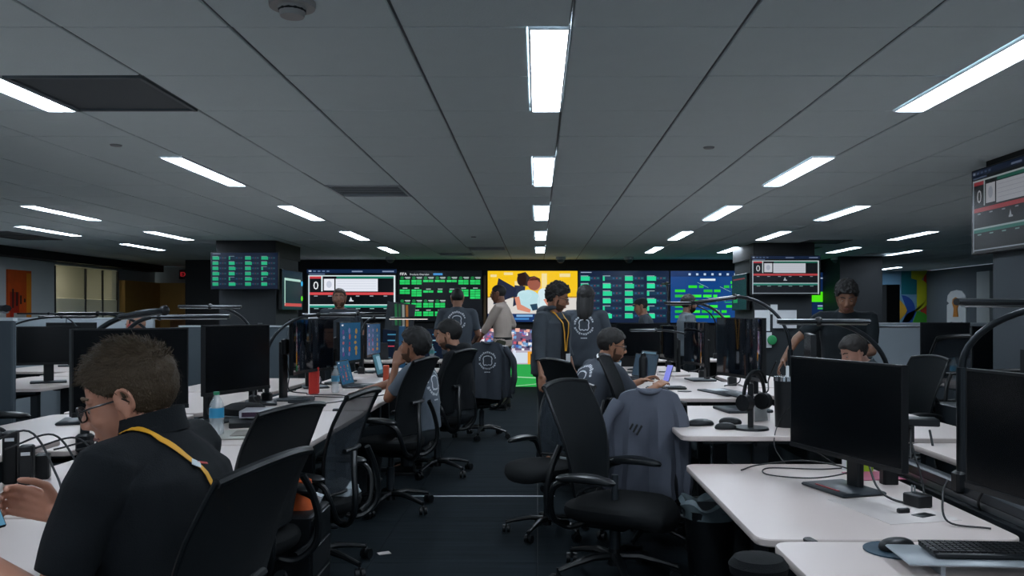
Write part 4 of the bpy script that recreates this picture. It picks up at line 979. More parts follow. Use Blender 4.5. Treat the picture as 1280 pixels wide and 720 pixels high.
MB().loft([[(x*k, y*k, z_) for x, y, _ in superell(0, 0, 0, .11, .07, 2, 20)] for k, z_ in ((.6, -.03), (1, -.005), (1.02, .006))]).build('cradle', M_WHITE, fb)
slabthing('open_folder', (-1.55, 4.45, .73), (.28, .30, .012), 10, mat('paper_cream', 'a8a79f', .6), 'pale booklet lying on the desk beside the chair back', 'booklet', kids=(('picture', (.02, 0, .014), (.18, .2, .003), mat('photo_print', '6e675c', .5)),))
slabthing('dock', (-1.74, 6.15, .73), (.16, .2, .03), 5, M_STEEL, 'grey docking station in front of the streaked monitor', 'dock')
slabthing('power_pack', (-1.72, 4.85, .73), (.14, .25, .03), 20, M_BLK, 'black power pack lying behind the flat box', 'power pack')
bg = MB(); bg.loft([superell(0, 0, z_, .14*k, .20*k, 2.2, 22) for z_, k in ((0, .9), (.02, 1), (.05, .9), (.07, .6), (.075, .2))]); o = bg.build('pouch', M_FAB); o.location = (-1.88, 5.35, .731); o.rotation_euler = (0, 0, .5); tag(o, 'soft black pouch under the large dark left monitor', 'pouch')
for q, (x, y, z, nm, lab, m_) in enumerate(((-1.30, 7.95, .73, 'a', 'dark computer mouse near the typing hand of the bearded man', M_BLK),)): mouse(x, y, z, 10, lab)
keyboard(-1.36, 7.3, .73, 90, 'dark keyboard under the bearded man\'s forearm', .36)
for q, (x, y, z, lab) in enumerate(((1.0, 8.2, .76, 'crumpled white paper beyond the flask'), (-1.5, 9.0, .73, 'white paper stack before the hooded man'), (1.35, 8.3, .76, 'white papers between the curved monitors'))): slabthing('paper_stack', (x, y, z), (.2, .28, .02), 15*q, mat('paper', 'c9c0bc', .7), lab, 'paper', bev=.001)
# left edge gear: headset, hub, white device
lh = thing('headset', 'grey wired headset lying on the raised left desk', 'headset', (-2.62, 4.05, .73), .6)
a_ = [Vector((.0, .11*math.cos(a), .03+.17*math.sin(a))) for a in np.linspace(0, PI, 16)]
MB().tube(a_, .008, 8, flat=(2, .6)).build('headband', mat('headset_grey', '6f787d', .35), lh)
for s_ in (-1, 1): MB().ell((0, s_*.105, .045), (.045, .022, .045)).build('ear_cup', M_BLK, lh)
mouse(-2.55, 3.35, .80, 120, 'dark mouse on the raised desk at the left edge', 1.6)
ht = thing('usb_hub_tower', 'cluster of black adapters standing on the near left desk', 'adapter', (-2.02, 3.2, .73), .4)
for q, (x, y, h_) in enumerate(((0, 0, .2), (.06, -.05, .15), (-.05, -.1, .18), (.1, .05, .1))): MB().box((x, y, h_/2), (.05, .055, h_), bev=.006).build('adapter', M_BLK if q != 2 else M_STEEL, ht)
for q in range(2): MB().box((.0+.06*q, -.03-.05*q, .17-.05*q), (.03, .004, .012)).build('white_label', M_WHITE, ht)
wd_ = thing('white_frame', 'white perforated plastic holder at the left edge', 'holder', (-2.02, 2.95, .73), .2)
for q in range(4):
    MB().box((0, -.06+q*.035, .13), (.012, .008, .14), bev=.002).build('rib', M_WHITE, wd_); MB().box((0, -.01, .08+q*.04), (.012, .12, .008), bev=.002).build('bar', M_WHITE, wd_)
MB().box((0, -.01, .03), (.05, .1, .06)).build('foot', M_BLK, wd_)
# router on the spine
rt = thing('network_box', 'flat black network box clamped above the right spine', 'network box', (1.93, 4.22, .735), math.radians(-15))
MB().box((0, 0, .10), (.17, .13, .035), bev=.004).build('body', M_BLK, rt); MB().box((-.04, 0, .04), (.03, .03, .09)).build('bracket', M_BLK2, rt)
# waste bag, orange cup-like object, white shoes etc near the left chairs
bn = thing('waste_bin', 'dark waste bin lined with a clear bag below the right desks', 'bin', (.92, 4.45, 0))
MB().loft([superell(0, 0, z_, r, r, 2.6, 24) for z_, r in ((.008, .11), (.34, .14), (.345, .145))], cap=True).build('body', M_BLK, bn)
rings = []
for z_, r, w_ in ((.30, .146, 0), (.34, .15, .006), (.37, .165, .014), (.385, .15, .02), (.36, .12, .01)): rings.append([((r+w_*math.sin(a*7+z_*40))*math.cos(a), (r+w_*math.sin(a*7+z_*40))*math.sin(a), z_+w_*math.cos(a*5)) for a in np.linspace(0, 2*PI, 40, endpoint=False)])
MB().loft(rings, cap=False).build('liner', mat('bin_liner', '6f7d82', .25, alpha=.75), bn)
ob = thing('orange_bag', 'crumpled orange and grey paper bag by the left desk edge', 'bag', (-1.13, 3.92, .368)); ob.scale = (.8, .8, .68)
MB().loft([[(x*k+.02*math.sin(5*z_*9+x*30), y*k, z_) for x, y, _ in superell(0, 0, 0, .09, .06, 2.5, 18)] for z_, k in ((.14, 1), (.2, 1.1), (.27, .8), (.34, 1.1))]).build('paper', mat('orange_paper', 'c2541c', .55), ob)
MB().box((.06, .09, .17), (.1, .06, .12), R=Matrix.Rotation(.4, 3, 'Y')).build('grey_packet', M_VENTL, ob)
pd = thing('drawer_pedestal', 'black drawer pedestal under the left desk edge carrying the orange bag', 'cabinet', (-1.2, 3.92, .007))
MB().box((0, 0, .23), (.36, .34, .455), bev=.008).build('body', M_BLK, pd)
for z_ in (.1, .24, .38): MB().box((.182, 0, z_), (.01, .32, .12), bev=.003).build('drawer', M_BLK2, pd)
pc = thing('computer_tower', 'black computer case on the floor behind the mesh chair', 'computer', (-1.35, 4.5, .007)); MB().box((0, 0, .19), (.42, .2, .38), bev=.01).build('case', M_BLK, pc); MB().box((.212, 0, .19), (.006, .17, .34)).build('front_grille', M_BLK2, pc)
pl = MB(); rings = []
for z_, r, w_ in ((0, .09, .0), (.03, .12, .01), (.07, .11, .02), (.09, .06, .02)): rings.append([((r+w_*math.sin(a*5+z_*50))*math.cos(a), (r+w_*math.sin(a*6))*math.sin(a), z_+w_*.4*math.cos(a*4)) for a in np.linspace(0, 2*PI, 30, endpoint=False)])
pl.loft(rings); o = pl.build('plastic_bag', mat('pale_film', 'aab3b8', .3)); o.location = (-1.08, 4.5, .388); tag(o, 'crumpled clear plastic bag on top of the black computer case', 'bag')
o = MB().box((0, 0, .002), (.07, .05, .003)).build('paper_scrap', mat('paper', 'c9c0bc', .7)); o.location = (-.88, 4.78, .006); o.rotation_euler = (0, 0, .5); tag(o, 'small paper scrap on the carpet left of the aisle', 'paper')
st_ = thing('stool', 'low black round stool at the corner of the nearest right desk', 'stool', (.63, 2.38, 0))
MB().loft([[(r*math.cos(a), r*math.sin(a), z_) for a in np.linspace(0, 2*PI, 24, endpoint=False)] for z_, r in ((.63, .06), (.64, .08), (.665, .085), (.685, .07), (.69, .03))]).build('seat', M_FAB, st_)
MB().cyl((0, 0, .03), (0, 0, .63), .02).build('column', M_STEEL, st_); MB().cyl((0, 0, .006), (0, 0, .03), .17, .16, 24).build('base', M_BLK2, st_)
# far counter in front of the video wall
def counter(x0, x1, y, label):
    t = thing('counter', label, 'desk', ((x0+x1)/2, y, 0)); L = x1-x0
    MB().box((0, 0, .735), (L, .6, .03), bev=.004).build('worktop', M_DESK, t); MB().box((0, .1, .36), (L-.1, .04, .7)).build('panel', M_BLK, t, False)
    for s_ in (-1, 1): MB().box((s_*(L/2-.05), 0, .36), (.05, .5, .72)).build('leg', M_STEEL, t, False)
    return t
counter(-2.5, -.9, 11.3, 'white counter across the left end of the aisle below the green tile screen')
counter(.75, 2.6, 11.6, 'white counter across the right end of the aisle')
for q, (x, y, dg, lab, dr) in enumerate(((-1.75, 11.3, -90, 'open laptop on the far left counter', None), (-2.2, 11.4, -90, 'second open laptop at the left end of the far counter', None))): laptop(x, y, .75, dg+180, lab)
for q, (x, y, dg, lab) in enumerate(((1.3, 11.7, -80, 'dark monitor on the far right counter under the green bars'), (2.1, 11.7, -95, 'dark monitor on the far right counter under the blue screen'))): monitor(x, y, .75, dg, lab, .6, .36, .12)
bs = thing('blue_banner', 'narrow light blue banner stand behind the bearded man\'s desk', 'banner', (-1.72, 10.6, 0), 0)
MB().box((0, 0, .02), (.24, .2, .03)).build('foot', M_STEEL, bs, False); MB().box((0, 0, .62), (.08, .04, 1.2), bev=.005).build('panel', mat('blue_panel', '2a6288', .5), bs)
pk = thing('pennant_display', 'tilted display panel with green, white and orange stripes in front of the green tile screen', 'display', (-2.05, 12.4, 1.28), 0); pk.rotation_euler = (0, .12, 0)
MB().box((0, 0, .05), (.42, .04, .42)).build('panel', M_STEEL, pk, False)
for q, cc in enumerate(('2a8a4a', '1f6a3a', 'c8c8b8', 'c8782a')): MB().box((-.06+q*.055, -.023, .08), (.035, .006, .32), R=Matrix.Rotation(-.14, 3, 'Y')).build('stripe', mat('paint_'+cc, cc, .6), pk, False)
MB().cyl((0, 0, -1.27), (0, 0, -.15), .03).box((0, 0, -1.27), (.4, .3, .02)).build('stand', M_STEEL, pk)
# stacked yellow books by the seated man's face
sb = [('amber notebook at the bottom of the small stack behind the glasses man', 'b87a1e', 0), ('amber folder in the middle of the small stack', 'c8902a', .03), ('pale folder on top of the small stack', '9fc0c8', .06)]
for l, cc, dz in sb: slabthing('folder', (1.05, 10.4, 1.02+dz), (.2, .2, .022), 6*dz*100/3, mat('cover_'+cc, cc, .5), l, 'folder', bev=.002)
sbx = thing('storage_box', 'dark storage box carrying the amber folders', 'box', (1.05, 10.4, .0)); MB().box((0, 0, .51), (.4, .35, 1.02), bev=.01).build('body', M_BLK, sbx); MB().box((0, -.18, .6), (.3, .01, .5)).build('front', M_BLK2, sbx)

# cables
def cable(pts, label, r=.004, grp='loose black cables'):
    o = MB().tube(curve(pts), r, 6).build('cable', M_CABLE); tag(o, label, 'cable', grp); return o
cable([(1.62, 4.2, .61), (1.4, 4.12, .612), (1.15, 4.15, .612), (1.1, 3.98, .612), (1.3, 3.9, .612), (1.5, 4.0, .63), (1.35, 4.2, .64), (1.12, 4.22, .615), (1.0, 4.1, .611)], 'black cable looping on the desk left of the lime green box', .0035)
cable([(1.44, 3.72, .9), (1.42, 3.5, .66), (1.5, 3.38, .612), (1.62, 3.5, .63), (1.66, 3.7, .8)], 'black cable curving over the red-striped monitor base', .005)
cable([(1.45, 4.7, .9), (1.3, 4.5, .79), (1.22, 4.3, .70), (1.25, 4.22, .62)], 'thin black cable falling from the headset desk', .003)
cable([(1.5, 4.75, .88), (1.42, 4.45, .76), (1.40, 4.28, .70), (1.5, 4.2, .62)], 'second thin black cable falling beside the tumbler', .003)
cable([(1.88, 4.2, .80), (1.84, 4.1, .62), (1.86, 3.95, .5), (1.95, 3.8, .45)], 'black cable dropping from the network box', .006)
cable([(1.95, 4.15, .80), (1.93, 4.0, .6), (1.95, 3.85, .5), (2.0, 3.7, .45)], 'second black cable dropping from the network box', .006)
cable([(1.9, 3.3, .95), (1.8, 3.2, .80), (1.72, 3.25, .66), (1.80, 3.35, .55)], 'black cable bending behind the nearest right monitor', .005)
cable([(1.62, 3.3, .72), (1.53, 3.15, .70), (1.5, 3.05, .62), (1.62, 2.98, .612)], 'grey cable arching over the monitor foot at right', .004)
cable([(-1.72, 6.1, .76), (-1.55, 6.0, .735), (-1.42, 6.3, .735), (-1.55, 6.6, .735), (-1.8, 6.5, .75)], 'black cable curving on the desk in front of the red carton', .004)
cable([(-1.7, 6.35, .75), (-1.4, 6.4, .736), (-1.22, 6.6, .736), (-1.2, 6.9, .736)], 'black cable lying along the left desk edge', .004)
for q in range(7):
    x = -1.98+.02*q; y = 2.95+.12*q
    cable([(x, y, .90-.02*q), (x+.12, y+.1, .95-.03*q), (x+.25, y+.05, .80), (x+.33, y-.05+.04*q, .735)], ['black cable arching from the adapter cluster, nearest', 'black cable arching from the adapter cluster, second', 'black cable arching from the adapter cluster, third', 'black cable arching from the adapter cluster, middle', 'black cable arching from the adapter cluster, fifth', 'black cable arching from the adapter cluster, sixth', 'black cable arching from the adapter cluster, farthest'][q], .004, 'cables on the near left desk')
for q in range(5):
    y = 3.1+q*.5
    cable([(-2.16, y, .75), (-2.3, y+.1, .62), (-2.35, y+.2, .5), (-2.2, y+.3, .35)], ['nearest', 'second', 'third', 'fourth', 'farthest'][q]+' black cable hanging behind the left spine', .006, 'cables behind the left spine')
for q in range(6):
    y = 5.0+q*.8
    cable([(-2.0, y, 1.05), (-1.98, y+.05, .9), (-1.95, y-.05, .78), (-1.85, y+.1, .74)], ['nearest', 'second', 'third', 'fourth', 'fifth', 'farthest'][q]+' black cable hanging beside the left monitor stands', .005, 'cables by the left monitors')
    cable([(1.66, y, 1.05), (1.62, y+.05, .92), (1.58, y-.05, .84), (1.5, y+.1, .80)], ['nearest', 'second', 'third', 'fourth', 'fifth', 'farthest'][q]+' black cable hanging beside the right monitor stands', .005, 'cables by the right monitors')

# ================================================================ people
def ik(a, b, l1, l2, hint):
    a = Vector(a); b = Vector(b); d = b-a; L = min(d.length, (l1+l2)*.998); u = d.normalized()
    x = (l1*l1-l2*l2+L*L)/(2*L); h = math.sqrt(max(l1*l1-x*x, 0)); hp = Vector(hint); hp = (hp-u*hp.dot(u)).normalized()
    return a+u*x+hp*h
def frame(d, n):
    d = Vector(d).normalized(); n = Vector(n); n = (n-d*n.dot(d)).normalized(); return d, n, n.cross(d)
def hand(b, w_, d, n, side, s=1.0, curl=.5):
    """hand at wrist w_, fingers along d, palm facing n; side +1 thumb toward n x d"""
    d, n, t = frame(d, n); t = t*side
    P = lambda x, y, z: Vector(w_)+(d*x+t*y+n*z)*s
    for k in range(4): b.cap(P(.012, -.022+.0145*k, 0), P(.085-.004*abs(k-1.5), -.031+.0205*k, .0), .013*s, .0105*s, 10)
    for k, (L, y) in enumerate(((.058, -.033), (.072, -.012), (.078, .009), (.070, .030))):
        p = P(.084, y, 0); an = curl*.35
        for seg, (f, r) in enumerate(((.45, .0088), (.32, .0080), (.23, .0072))):
            q = p+(d*math.cos(an)+n*math.sin(an))*L*f*s; b.cap(p, q, r*s, r*.93*s, 8); p = q; an += curl*1.0
    p = P(.02, .028, .006); an = 0
    a1 = p+(d*.55+t*.75+n*.25)*.038*s; a2 = a1+(d*.8+t*.35+n*(.3+.5*curl))*.030*s; a3 = a2+(d*.85+t*.05+n*(.3+.5*curl))*.024*s
    b.cap(p, a1, .014*s, .011*s, 10); b.cap(a1, a2, .0105*s, .0095*s, 10); b.cap(a2, a3, .0095*s, .008*s, 10)
HC = dict()
def head_parts(b, Mh, s=1.0):
    E = lambda c, r, R=None: b.ell(Mh @ Vector(c), [q*s for q in r], R=(Mh.to_3x3().normalized() @ (R or Matrix.Identity(3))), nu=22, nv=14)
    Cp = lambda a, c, ra, rb=None: b.cap(Mh @ Vector(a), Mh @ Vector(c), ra*s, (rb or ra)*s, 12)
    E((-.014, 0, .03), (.099, .076, .088)); E((.028, 0, -.015), (.064, .064, .085))
    E((.052, 0, -.098), (.028, .030, .022)); E((.03, 0, -.07), (.052, .046, .04))
    for q in (-1, 1):
        Cp((-.005, q*.052, -.062), (.052, q*.016, -.100), .019, .016); Cp((-.008, q*.056, -.02), (-.005, q*.052, -.065), .02)
        E((.056, q*.034, -.028), (.028, .024, .022)); Cp((.078, q*.012, .022), (.066, q*.044, .020), .011, .009)
        Cp((.100, q*.010, -.036), (.090, q*.015, -.037), .008)
        # ear
        R = Matrix.Rotation(q*.28, 3, 'Z')
        E((-.012, q*.078, -.008), (.017, .006, .029), R)
        pts = [Mh @ Vector((-.014+.018*math.cos(a), q*(.082+.004*math.sin(a)), -.004+.030*math.sin(a))) for a in np.linspace(-.6, PI+.9, 12)]
        b.tube(pts, .0050*s, 8)
        E((-.008, q*.078, -.036), (.008, .006, .009), R)
    Cp((.085, 0, .012), (.108, 0, -.026), .0085, .012); E((.108, 0, -.031), (.012, .011, .010))
    Cp((.086, -.017, -.062), (.086, .017, -.062), .0065); Cp((.083, -.014, -.073), (.083, .014, -.073), .008); Cp((.094, 0, -.060), (.086, 0, -.076), .006)
    E((.075, 0, -.055), (.018, .03, .028))
def hair_mesh(Mh, s, thick, line, name, m, parent, noise_=.004, center=(-.014, 0, .03), rad=(.099, .076, .088), top=1.0, seed=1, nu=72, nv=44):
    b = MB(); rings = []
    for j in range(nv+1):
        th = PI*min(max(j/nv, .01), .99); ring = []
        for i in range(nu):
            ph = 2*PI*i/nu; d = Vector((math.sin(th)*math.cos(ph), math.sin(th)*math.sin(ph), -math.cos(th)))
            p = Vector((center[0]+rad[0]*d.x, center[1]+rad[1]*d.y, center[2]+rad[2]*d.z))
            zl = line(p); k = min(max((p.z-zl)/.014+.5, 0), 1); k = k*k*(3-2*k)
            nz = noise.noise(Vector((p.x*60+seed, p.y*60, p.z*45)))*noise_+noise.noise(Vector((p.x*190, p.y*190+seed, p.z*150)))*noise_*.5
            tt = thick*(1+(top-1)*max(0, d.z)**1.2)*k-(1-k)*.014+nz*k
            ring.append(Mh @ (p+Vector((d.x, d.y, d.z))*tt))
        rings.append(ring)
    b.loft(rings); return b.build(name, m, parent)
def line_short(p): return float(np.interp(p.x, [-.12, -.05, -.022, -.008, .012, .04, .062, .09], [-.058, -.056, -.030, .022, .012, .030, .058, .066]))
def line_long(p): return -.2 if p.x < .0 else float(np.interp(p.x, [0, .04, .07, .1], [-.03, .02, .06, .07]))
def beard_line(p): return -1.0
def torso_rings(C, prof, n=26):
    """C: list of (centre, fwd-tilt) along spine; prof: (half width, half depth) -> rings"""
    out = []
    for (c, t), (hw, hd) in zip(C, prof):
        c = Vector(c); ax = Vector((math.cos(t), 0, -math.sin(t)))
        ring = []
        for k in range(n):
            a = 2*PI*k/n; p = 2.4; cc, ss = math.cos(a), math.sin(a); r = 1/((abs(cc)**p+abs(ss)**p)**(1/p))
            ring.append(c+ax*(hd*r*cc)+Vector((0, hw*r*ss, 0)))
        out.append(ring)
    return out
def skin(c): return mat('skin_'+c, c, .5, bump=.05, bscale=200, var=.05)
def cloth(c, b=.2): return mat('cloth_'+c, c, .88, spec=.2, bump=b, bscale=260, var=.08, vscale=12)
def emblem(parent, shirt, center, axis, up_, R, m):
    """ring of white lettering marks with an angular crest, laid on the cloth of the back"""
    bvh = BVHTree.FromPolygons([v.co.copy() for v in shirt.data.vertices], [tuple(p.vertices) for p in shirt.data.polygons])
    axis = Vector(axis).normalized(); up_ = Vector(up_); up_ = (up_-axis*up_.dot(axis)).normalized(); rt = axis.cross(up_)
    def pr(u, v):
        o = Vector(center)+rt*u*R+up_*v*R-axis*.4; h = bvh.ray_cast(o, axis)
        return h[0]-axis*.003 if h[0] else None
    b = MB()
    def quad(pts):
        q = [pr(*p) for p in pts]
        if all(q): b.add(q, [tuple(range(len(q)))], m)
    rnd = random.Random(4)
    for k in range(26):
        if k in (6, 7, 19): continue
        a = PI/2-2*PI*k/26; da = .085; r0 = .80; r1 = 1.0-.03*(k % 3)
        for off, w_ in ((-da*.6, .035), (da*.5, .035)):
            quad([((r0+.0)*math.cos(a+off-w_), r0*math.sin(a+off-w_)), (r0*math.cos(a+off+w_), r0*math.sin(a+off+w_)), (r1*math.cos(a+off+w_), r1*math.sin(a+off+w_)), (r1*math.cos(a+off-w_), r1*math.sin(a+off-w_))])
        if k % 2: quad([(r0*math.cos(a-da*.6), r0*math.sin(a-da*.6)), (r0*math.cos(a+da*.6), r0*math.sin(a+da*.6)), ((r0+.05)*math.cos(a+da*.6), (r0+.05)*math.sin(a+da*.6)), ((r0+.05)*math.cos(a-da*.6), (r0+.05)*math.sin(a-da*.6))])
    path = [(-.34, -.52), (-.46, -.3), (-.42, 0), (-.48, .2), (-.38, .42), (-.12, .50), (.12, .50), (.38, .42), (.48, .2), (.42, 0), (.46, -.3), (.34, -.52), (.16, -.44), (.0, -.54), (-.16, -.44)]
    for i in range(len(path)):
        a, c = path[i], path[(i+1) % len(path)]; n_ = 3
        for q in range(n_):
            p0 = [a[k]+(c[k]-a[k])*q/n_ for k in (0, 1)]; p1 = [a[k]+(c[k]-a[k])*(q+1)/n_ for k in (0, 1)]
            dx, dy = p1[0]-p0[0], p1[1]-p0[1]; L = math.hypot(dx, dy); nx, ny = -dy/L*.045, dx/L*.045
            quad([(p0[0]-nx, p0[1]-ny), (p1[0]-nx, p1[1]-ny), (p1[0]+nx, p1[1]+ny), (p0[0]+nx, p0[1]+ny)])
    for k in range(4): quad([(-.3+k*.16, -1.3), (-.18+k*.16, -1.3), (-.18+k*.16, -1.2), (-.3+k*.16, -1.2)])
    if b.f: o = b.build('back_emblem', m, parent, False); o['kind'] = 'stuff'
M_PRINT = mat('white_print', 'c9ced2', .7)
M_EYE = mat('eye_white', '8f857c', .4); M_IRIS = mat('dark_iris', '1d1410', .25)
def person(label, x, y, head_deg, pose='stand', ht=1.75, hy=0, hp=0, lean=0, L=None, R=None, sk='9a6a50', hair='short', hc='0b0908', shirt='2e3338', sleeve='short', pants='23282c', shoe='15181a', seat=.50,
           voxel=.008, beard=None, glasses=None, emb=None, fat=1.0, Lh=(-.4, .5, -1), Rh=(-.4, -.5, -1), curl=.5, hood=False, kx=.42, lanyard=None, zoff=0, shift=0, htilt=0, legs=None, Lp=None, Rp=None, handdir=None):
    t = thing('person', label, 'person', (x, y, .006), math.radians(head_deg))
    s = ht/1.75
    hz = (.93*s if pose == 'stand' else seat+.09)
    pel = Vector((0, 0, hz)); TL = .50*s
    dirs = Vector((math.sin(lean), 0, math.cos(lean)))
    def sp(f, bow=0): # point along the spine
        an = lean*(.55+.6*f); return pel+Vector((math.sin(an), 0, math.cos(an)))*TL*f
    neck = sp(1.0); a1 = lean*1.05
    up_ = Vector((math.sin(a1), 0, math.cos(a1))); fw = Vector((math.cos(a1), 0, -math.sin(a1)))
    hc_ = neck+up_*.135*s+fw*(.035+.05*max(hp, 0))+Vector((shift, 0, zoff))
    Mh = Matrix.Translation(hc_) @ Matrix.Rotation(math.radians(hy), 4, 'Z') @ Matrix.Rotation(hp, 4, 'Y') @ Matrix.Rotation(htilt, 4, 'X') @ Matrix.Scale(s, 4)
    sh = {q: neck-up_*.055*s+Vector((0, q*.178*s*(.5+.5*fat), 0))+fw*.005 for q in (1, -1)}
    wr = {}; el = {}
    for q, T, hn in ((1, L, Lh), (-1, R, Rh)):
        T = Vector(T) if T else (Vector((.06, q*.27*s*(.6+.4*fat), hz-.06)) if pose == 'stand' else Vector((.38, q*.12, hz+.12)))
        hn = Vector(hn); el[q] = ik(sh[q], T, .285*s, .255*s, hn); wr[q] = el[q]+(T-el[q]).normalized()*min(.255*s, (T-el[q]).length)
    # legs
    hip = {q: pel+Vector((0, q*.09*s, -.03)) for q in (1, -1)}; kn = {}; an_ = {}
    for q in (1, -1):
        if pose == 'stand':
            st = (legs or {}).get(q, (0, 0)); kn[q] = Vector((.02+st[0]*.5, q*(.10*s)+st[1]*.5, .50*s)); an_[q] = Vector((-.02+st[0], q*.11*s+st[1], .085))
        else: kn[q] = Vector((kx, q*.16, seat+.04)); an_[q] = Vector((kx+.02, q*.15, .085))
    f = fat
    # body: one continuous skin surface
    b = MB(); C = [(sp(v), lean*(.55+.6*v)) for v in (-.12, .05, .3, .6, .82, .95, 1.02)]
    prof = [(.13*f, .085*f), (.155*f, .10*f), (.135*f, .09*f), (.155*f, .10*f), (.165*f, .095*f), (.11, .07), (.058, .055)]
    b.loft(torso_rings(C, [(a*s, c*s) for a, c in prof]))
    b.cap(neck-up_*.06, hc_+(Mh.to_3x3() @ Vector((-.025, 0, -.05))), .062*s, .055*s, 16)
    head_parts(b, Mh, s)
    for q in (1, -1):
        b.cap(sh[q], el[q], .046*s, .038*s); b.cap(el[q], wr[q], .037*s, .025*s)
        d = (wr[q]-el[q]).normalized()
        if handdir and q in handdir: d = Vector(handdir[q]).normalized()
        n_ = Vector((0, -q, -.35)) if pose == 'stand' and d.z < -.6 else Vector((0, -q*.3, -1))
        pn = Lp if q == 1 else Rp
        hand(b, wr[q]-d*.005, d, pn or n_, (1 if q == 1 else -1)*(1), s, curl)
        b.cap(hip[q], kn[q], .072*s, .05*s); b.cap(kn[q], an_[q], .048*s, .035*s); b.cap(an_[q], an_[q]+Vector((.12, 0, -.045)), .034, .028)
    body = vox(b, voxel, 'body', skin(sk), t, it=2)
    # face
    ev = MB(); ir = MB()
    for q in (-1, 1):
        ev.ell(Mh @ Vector((.0700, q*.031, .000)), .0118*s, nu=12, nv=8); ir.ell(Mh @ Vector((.0765, q*.0315, -.002)), .0066*s, nu=10, nv=6)
    ev.build('eye', M_EYE, t); ir.build('iris', M_IRIS, t)
    bw = MB()
    for q in (-1, 1): bw.tube([Mh @ Vector(p) for p in ((.090, q*.012, .026), (.085, q*.030, .033), (.067, q*.050, .026))], [.004*s, .0045*s, .003*s], 6)
    bw.build('eyebrow', mat('hair_'+hc, hc, .7), t)
    lp = MB().tube([Mh @ Vector(p) for p in ((.082, -.024, -.067), (.094, -.008, -.066), (.095, .008, -.066), (.082, .024, -.067))], [.003, .0055*s, .0055*s, .003], 8); lp.build('lips', mat('lips_'+sk, '7a4540', .5), t)
    hm = mat('hair_'+hc, hc, .7, spec=.2, bump=.5, bscale=160, var=.25, vscale=60)
    if hair == 'short': hair_mesh(Mh, s, .013, line_short, 'hair', hm, t, .005, top=1.6, seed=x*7)
    elif hair == 'crop': hair_mesh(Mh, s, .004, line_short, 'hair', hm, t, .001)
    elif hair == 'curly': hair_mesh(Mh, s, .018, line_short, 'hair', hm, t, .016, top=2.2, seed=x*5)
    elif hair == 'thick': hair_mesh(Mh, s, .022, line_short, 'hair', hm, t, .009, top=1.7, seed=x*3)
    elif hair == 'long':
        o = hair_mesh(Mh, s, .02, line_long, 'hair', hm, t, .006, top=1.3)
        lh_ = MB(); rings = []
        for z_, k, dx in ((.02, 1.0, 0), (-.06, 1.06, -.01), (-.14, 1.0, -.03), (-.21, .85, -.045), (-.26, .5, -.05)): rings.append([Mh @ Vector((-.045+dx+.075*k*math.cos(a)+.004*math.sin(a*9), .085*k*math.sin(a)+.005*math.sin(a*11), z_+.008*math.sin(a*5))) for a in np.linspace(0, 2*PI, 48, endpoint=False)])
        lh_.loft(rings); lh_.build('hair_length', hm, t)
    if beard:
        hair_mesh(Mh, s, beard, lambda p: (-1 if (p.z < -.056 and not (p.x > .078 and -.080 < p.z < -.060 and abs(p.y) < .026)) or (p.x < .03 and p.z < .0) else 1), 'beard', mat('beard_stubble' if beard < .0035 else 'beard_full', '513c30' if beard < .0035 else '231b17', .9, spec=.1), t, .001, center=(.026, 0, -.040), rad=(.066, .066, .082), nu=56, nv=40)
    if glasses:
        g = MB()
        for q in (-1, 1):
            g.tube([Mh @ Vector((.100-.016*abs(yy)/.03*.35, q*.033+yy, zz)) for yy, zz in [(.024*math.copysign(abs(math.cos(a))**.7, math.cos(a)), -.002+.018*math.copysign(abs(math.sin(a))**.7, math.sin(a))) for a in np.linspace(0, 2*PI, 21)]], .0022*s, 6)
            g.tube([Mh @ Vector(p) for p in ((.092, q*.057, .004), (.06, q*.074, .006), (-.012, q*.082, .004), (-.03, q*.080, -.012))], .0024*s, 6)
        g.tube([Mh @ Vector(p) for p in ((.102, -.01, .002), (.107, 0, .004), (.102, .01, .002))], .002*s, 6)
        go = g.build('glasses', mat('spectacle_frame', '101214', .3), t)
        for q in (-1, 1):
            l_ = MB(); l_.add([Mh @ Vector((.0985, q*.033+.022*math.cos(a), -.002+.017*math.sin(a))) for a in np.linspace(0, 2*PI, 16, endpoint=False)], [tuple(range(16))]); l_.build('lens', mat('lens_glass', 'b8c8d0', .05, alpha=.25), go)
    # shirt
    b = MB(); g_ = .012
    C = [(sp(v), lean*(.55+.6*v)) for v in (-.16, .0, .18, .40, .62, .80, .90, .97, 1.0)]
    if pose == 'sit': C = C[1:]
    prof = [(.185*f, .125*f), (.185*f, .128*f), (.172*f, .122*f), (.178*f, .125*f), (.185*f, .125*f), (.182*f, .115*f), (.150, .095), (.090, .078), (.074, .070)]
    if pose == 'sit': prof = prof[1:]
    b.loft(torso_rings(C, [(a*s, c*s) for a, c in prof]))
    for q in (1, -1):
        e2 = sh[q]+(el[q]-sh[q])*(.78 if sleeve == 'short' else 1)
        b.cap(neck-up_*.06+Vector((0, q*.07*s, 0)), sh[q], .068*s, .062*s)
        b.tube([sh[q]-(el[q]-sh[q])*.1, sh[q]+(el[q]-sh[q])*.15, sh[q]+(e2-sh[q])*.6, e2], [.060*s, .066*s*f**.5, .062*s, .056*s if sleeve == 'short' else .052*s], 16)
        if sleeve == 'long': b.cap(el[q], el[q], .052*s); b.tube([el[q], el[q]+(wr[q]-el[q])*.5, el[q]+(wr[q]-el[q])*.93], [.052*s, .046*s, .036*s], 16)
        if sleeve == 'half': b.cap(el[q], el[q], .054*s); b.tube([el[q], el[q]+(wr[q]-el[q])*.45], [.054*s, .050*s], 16)
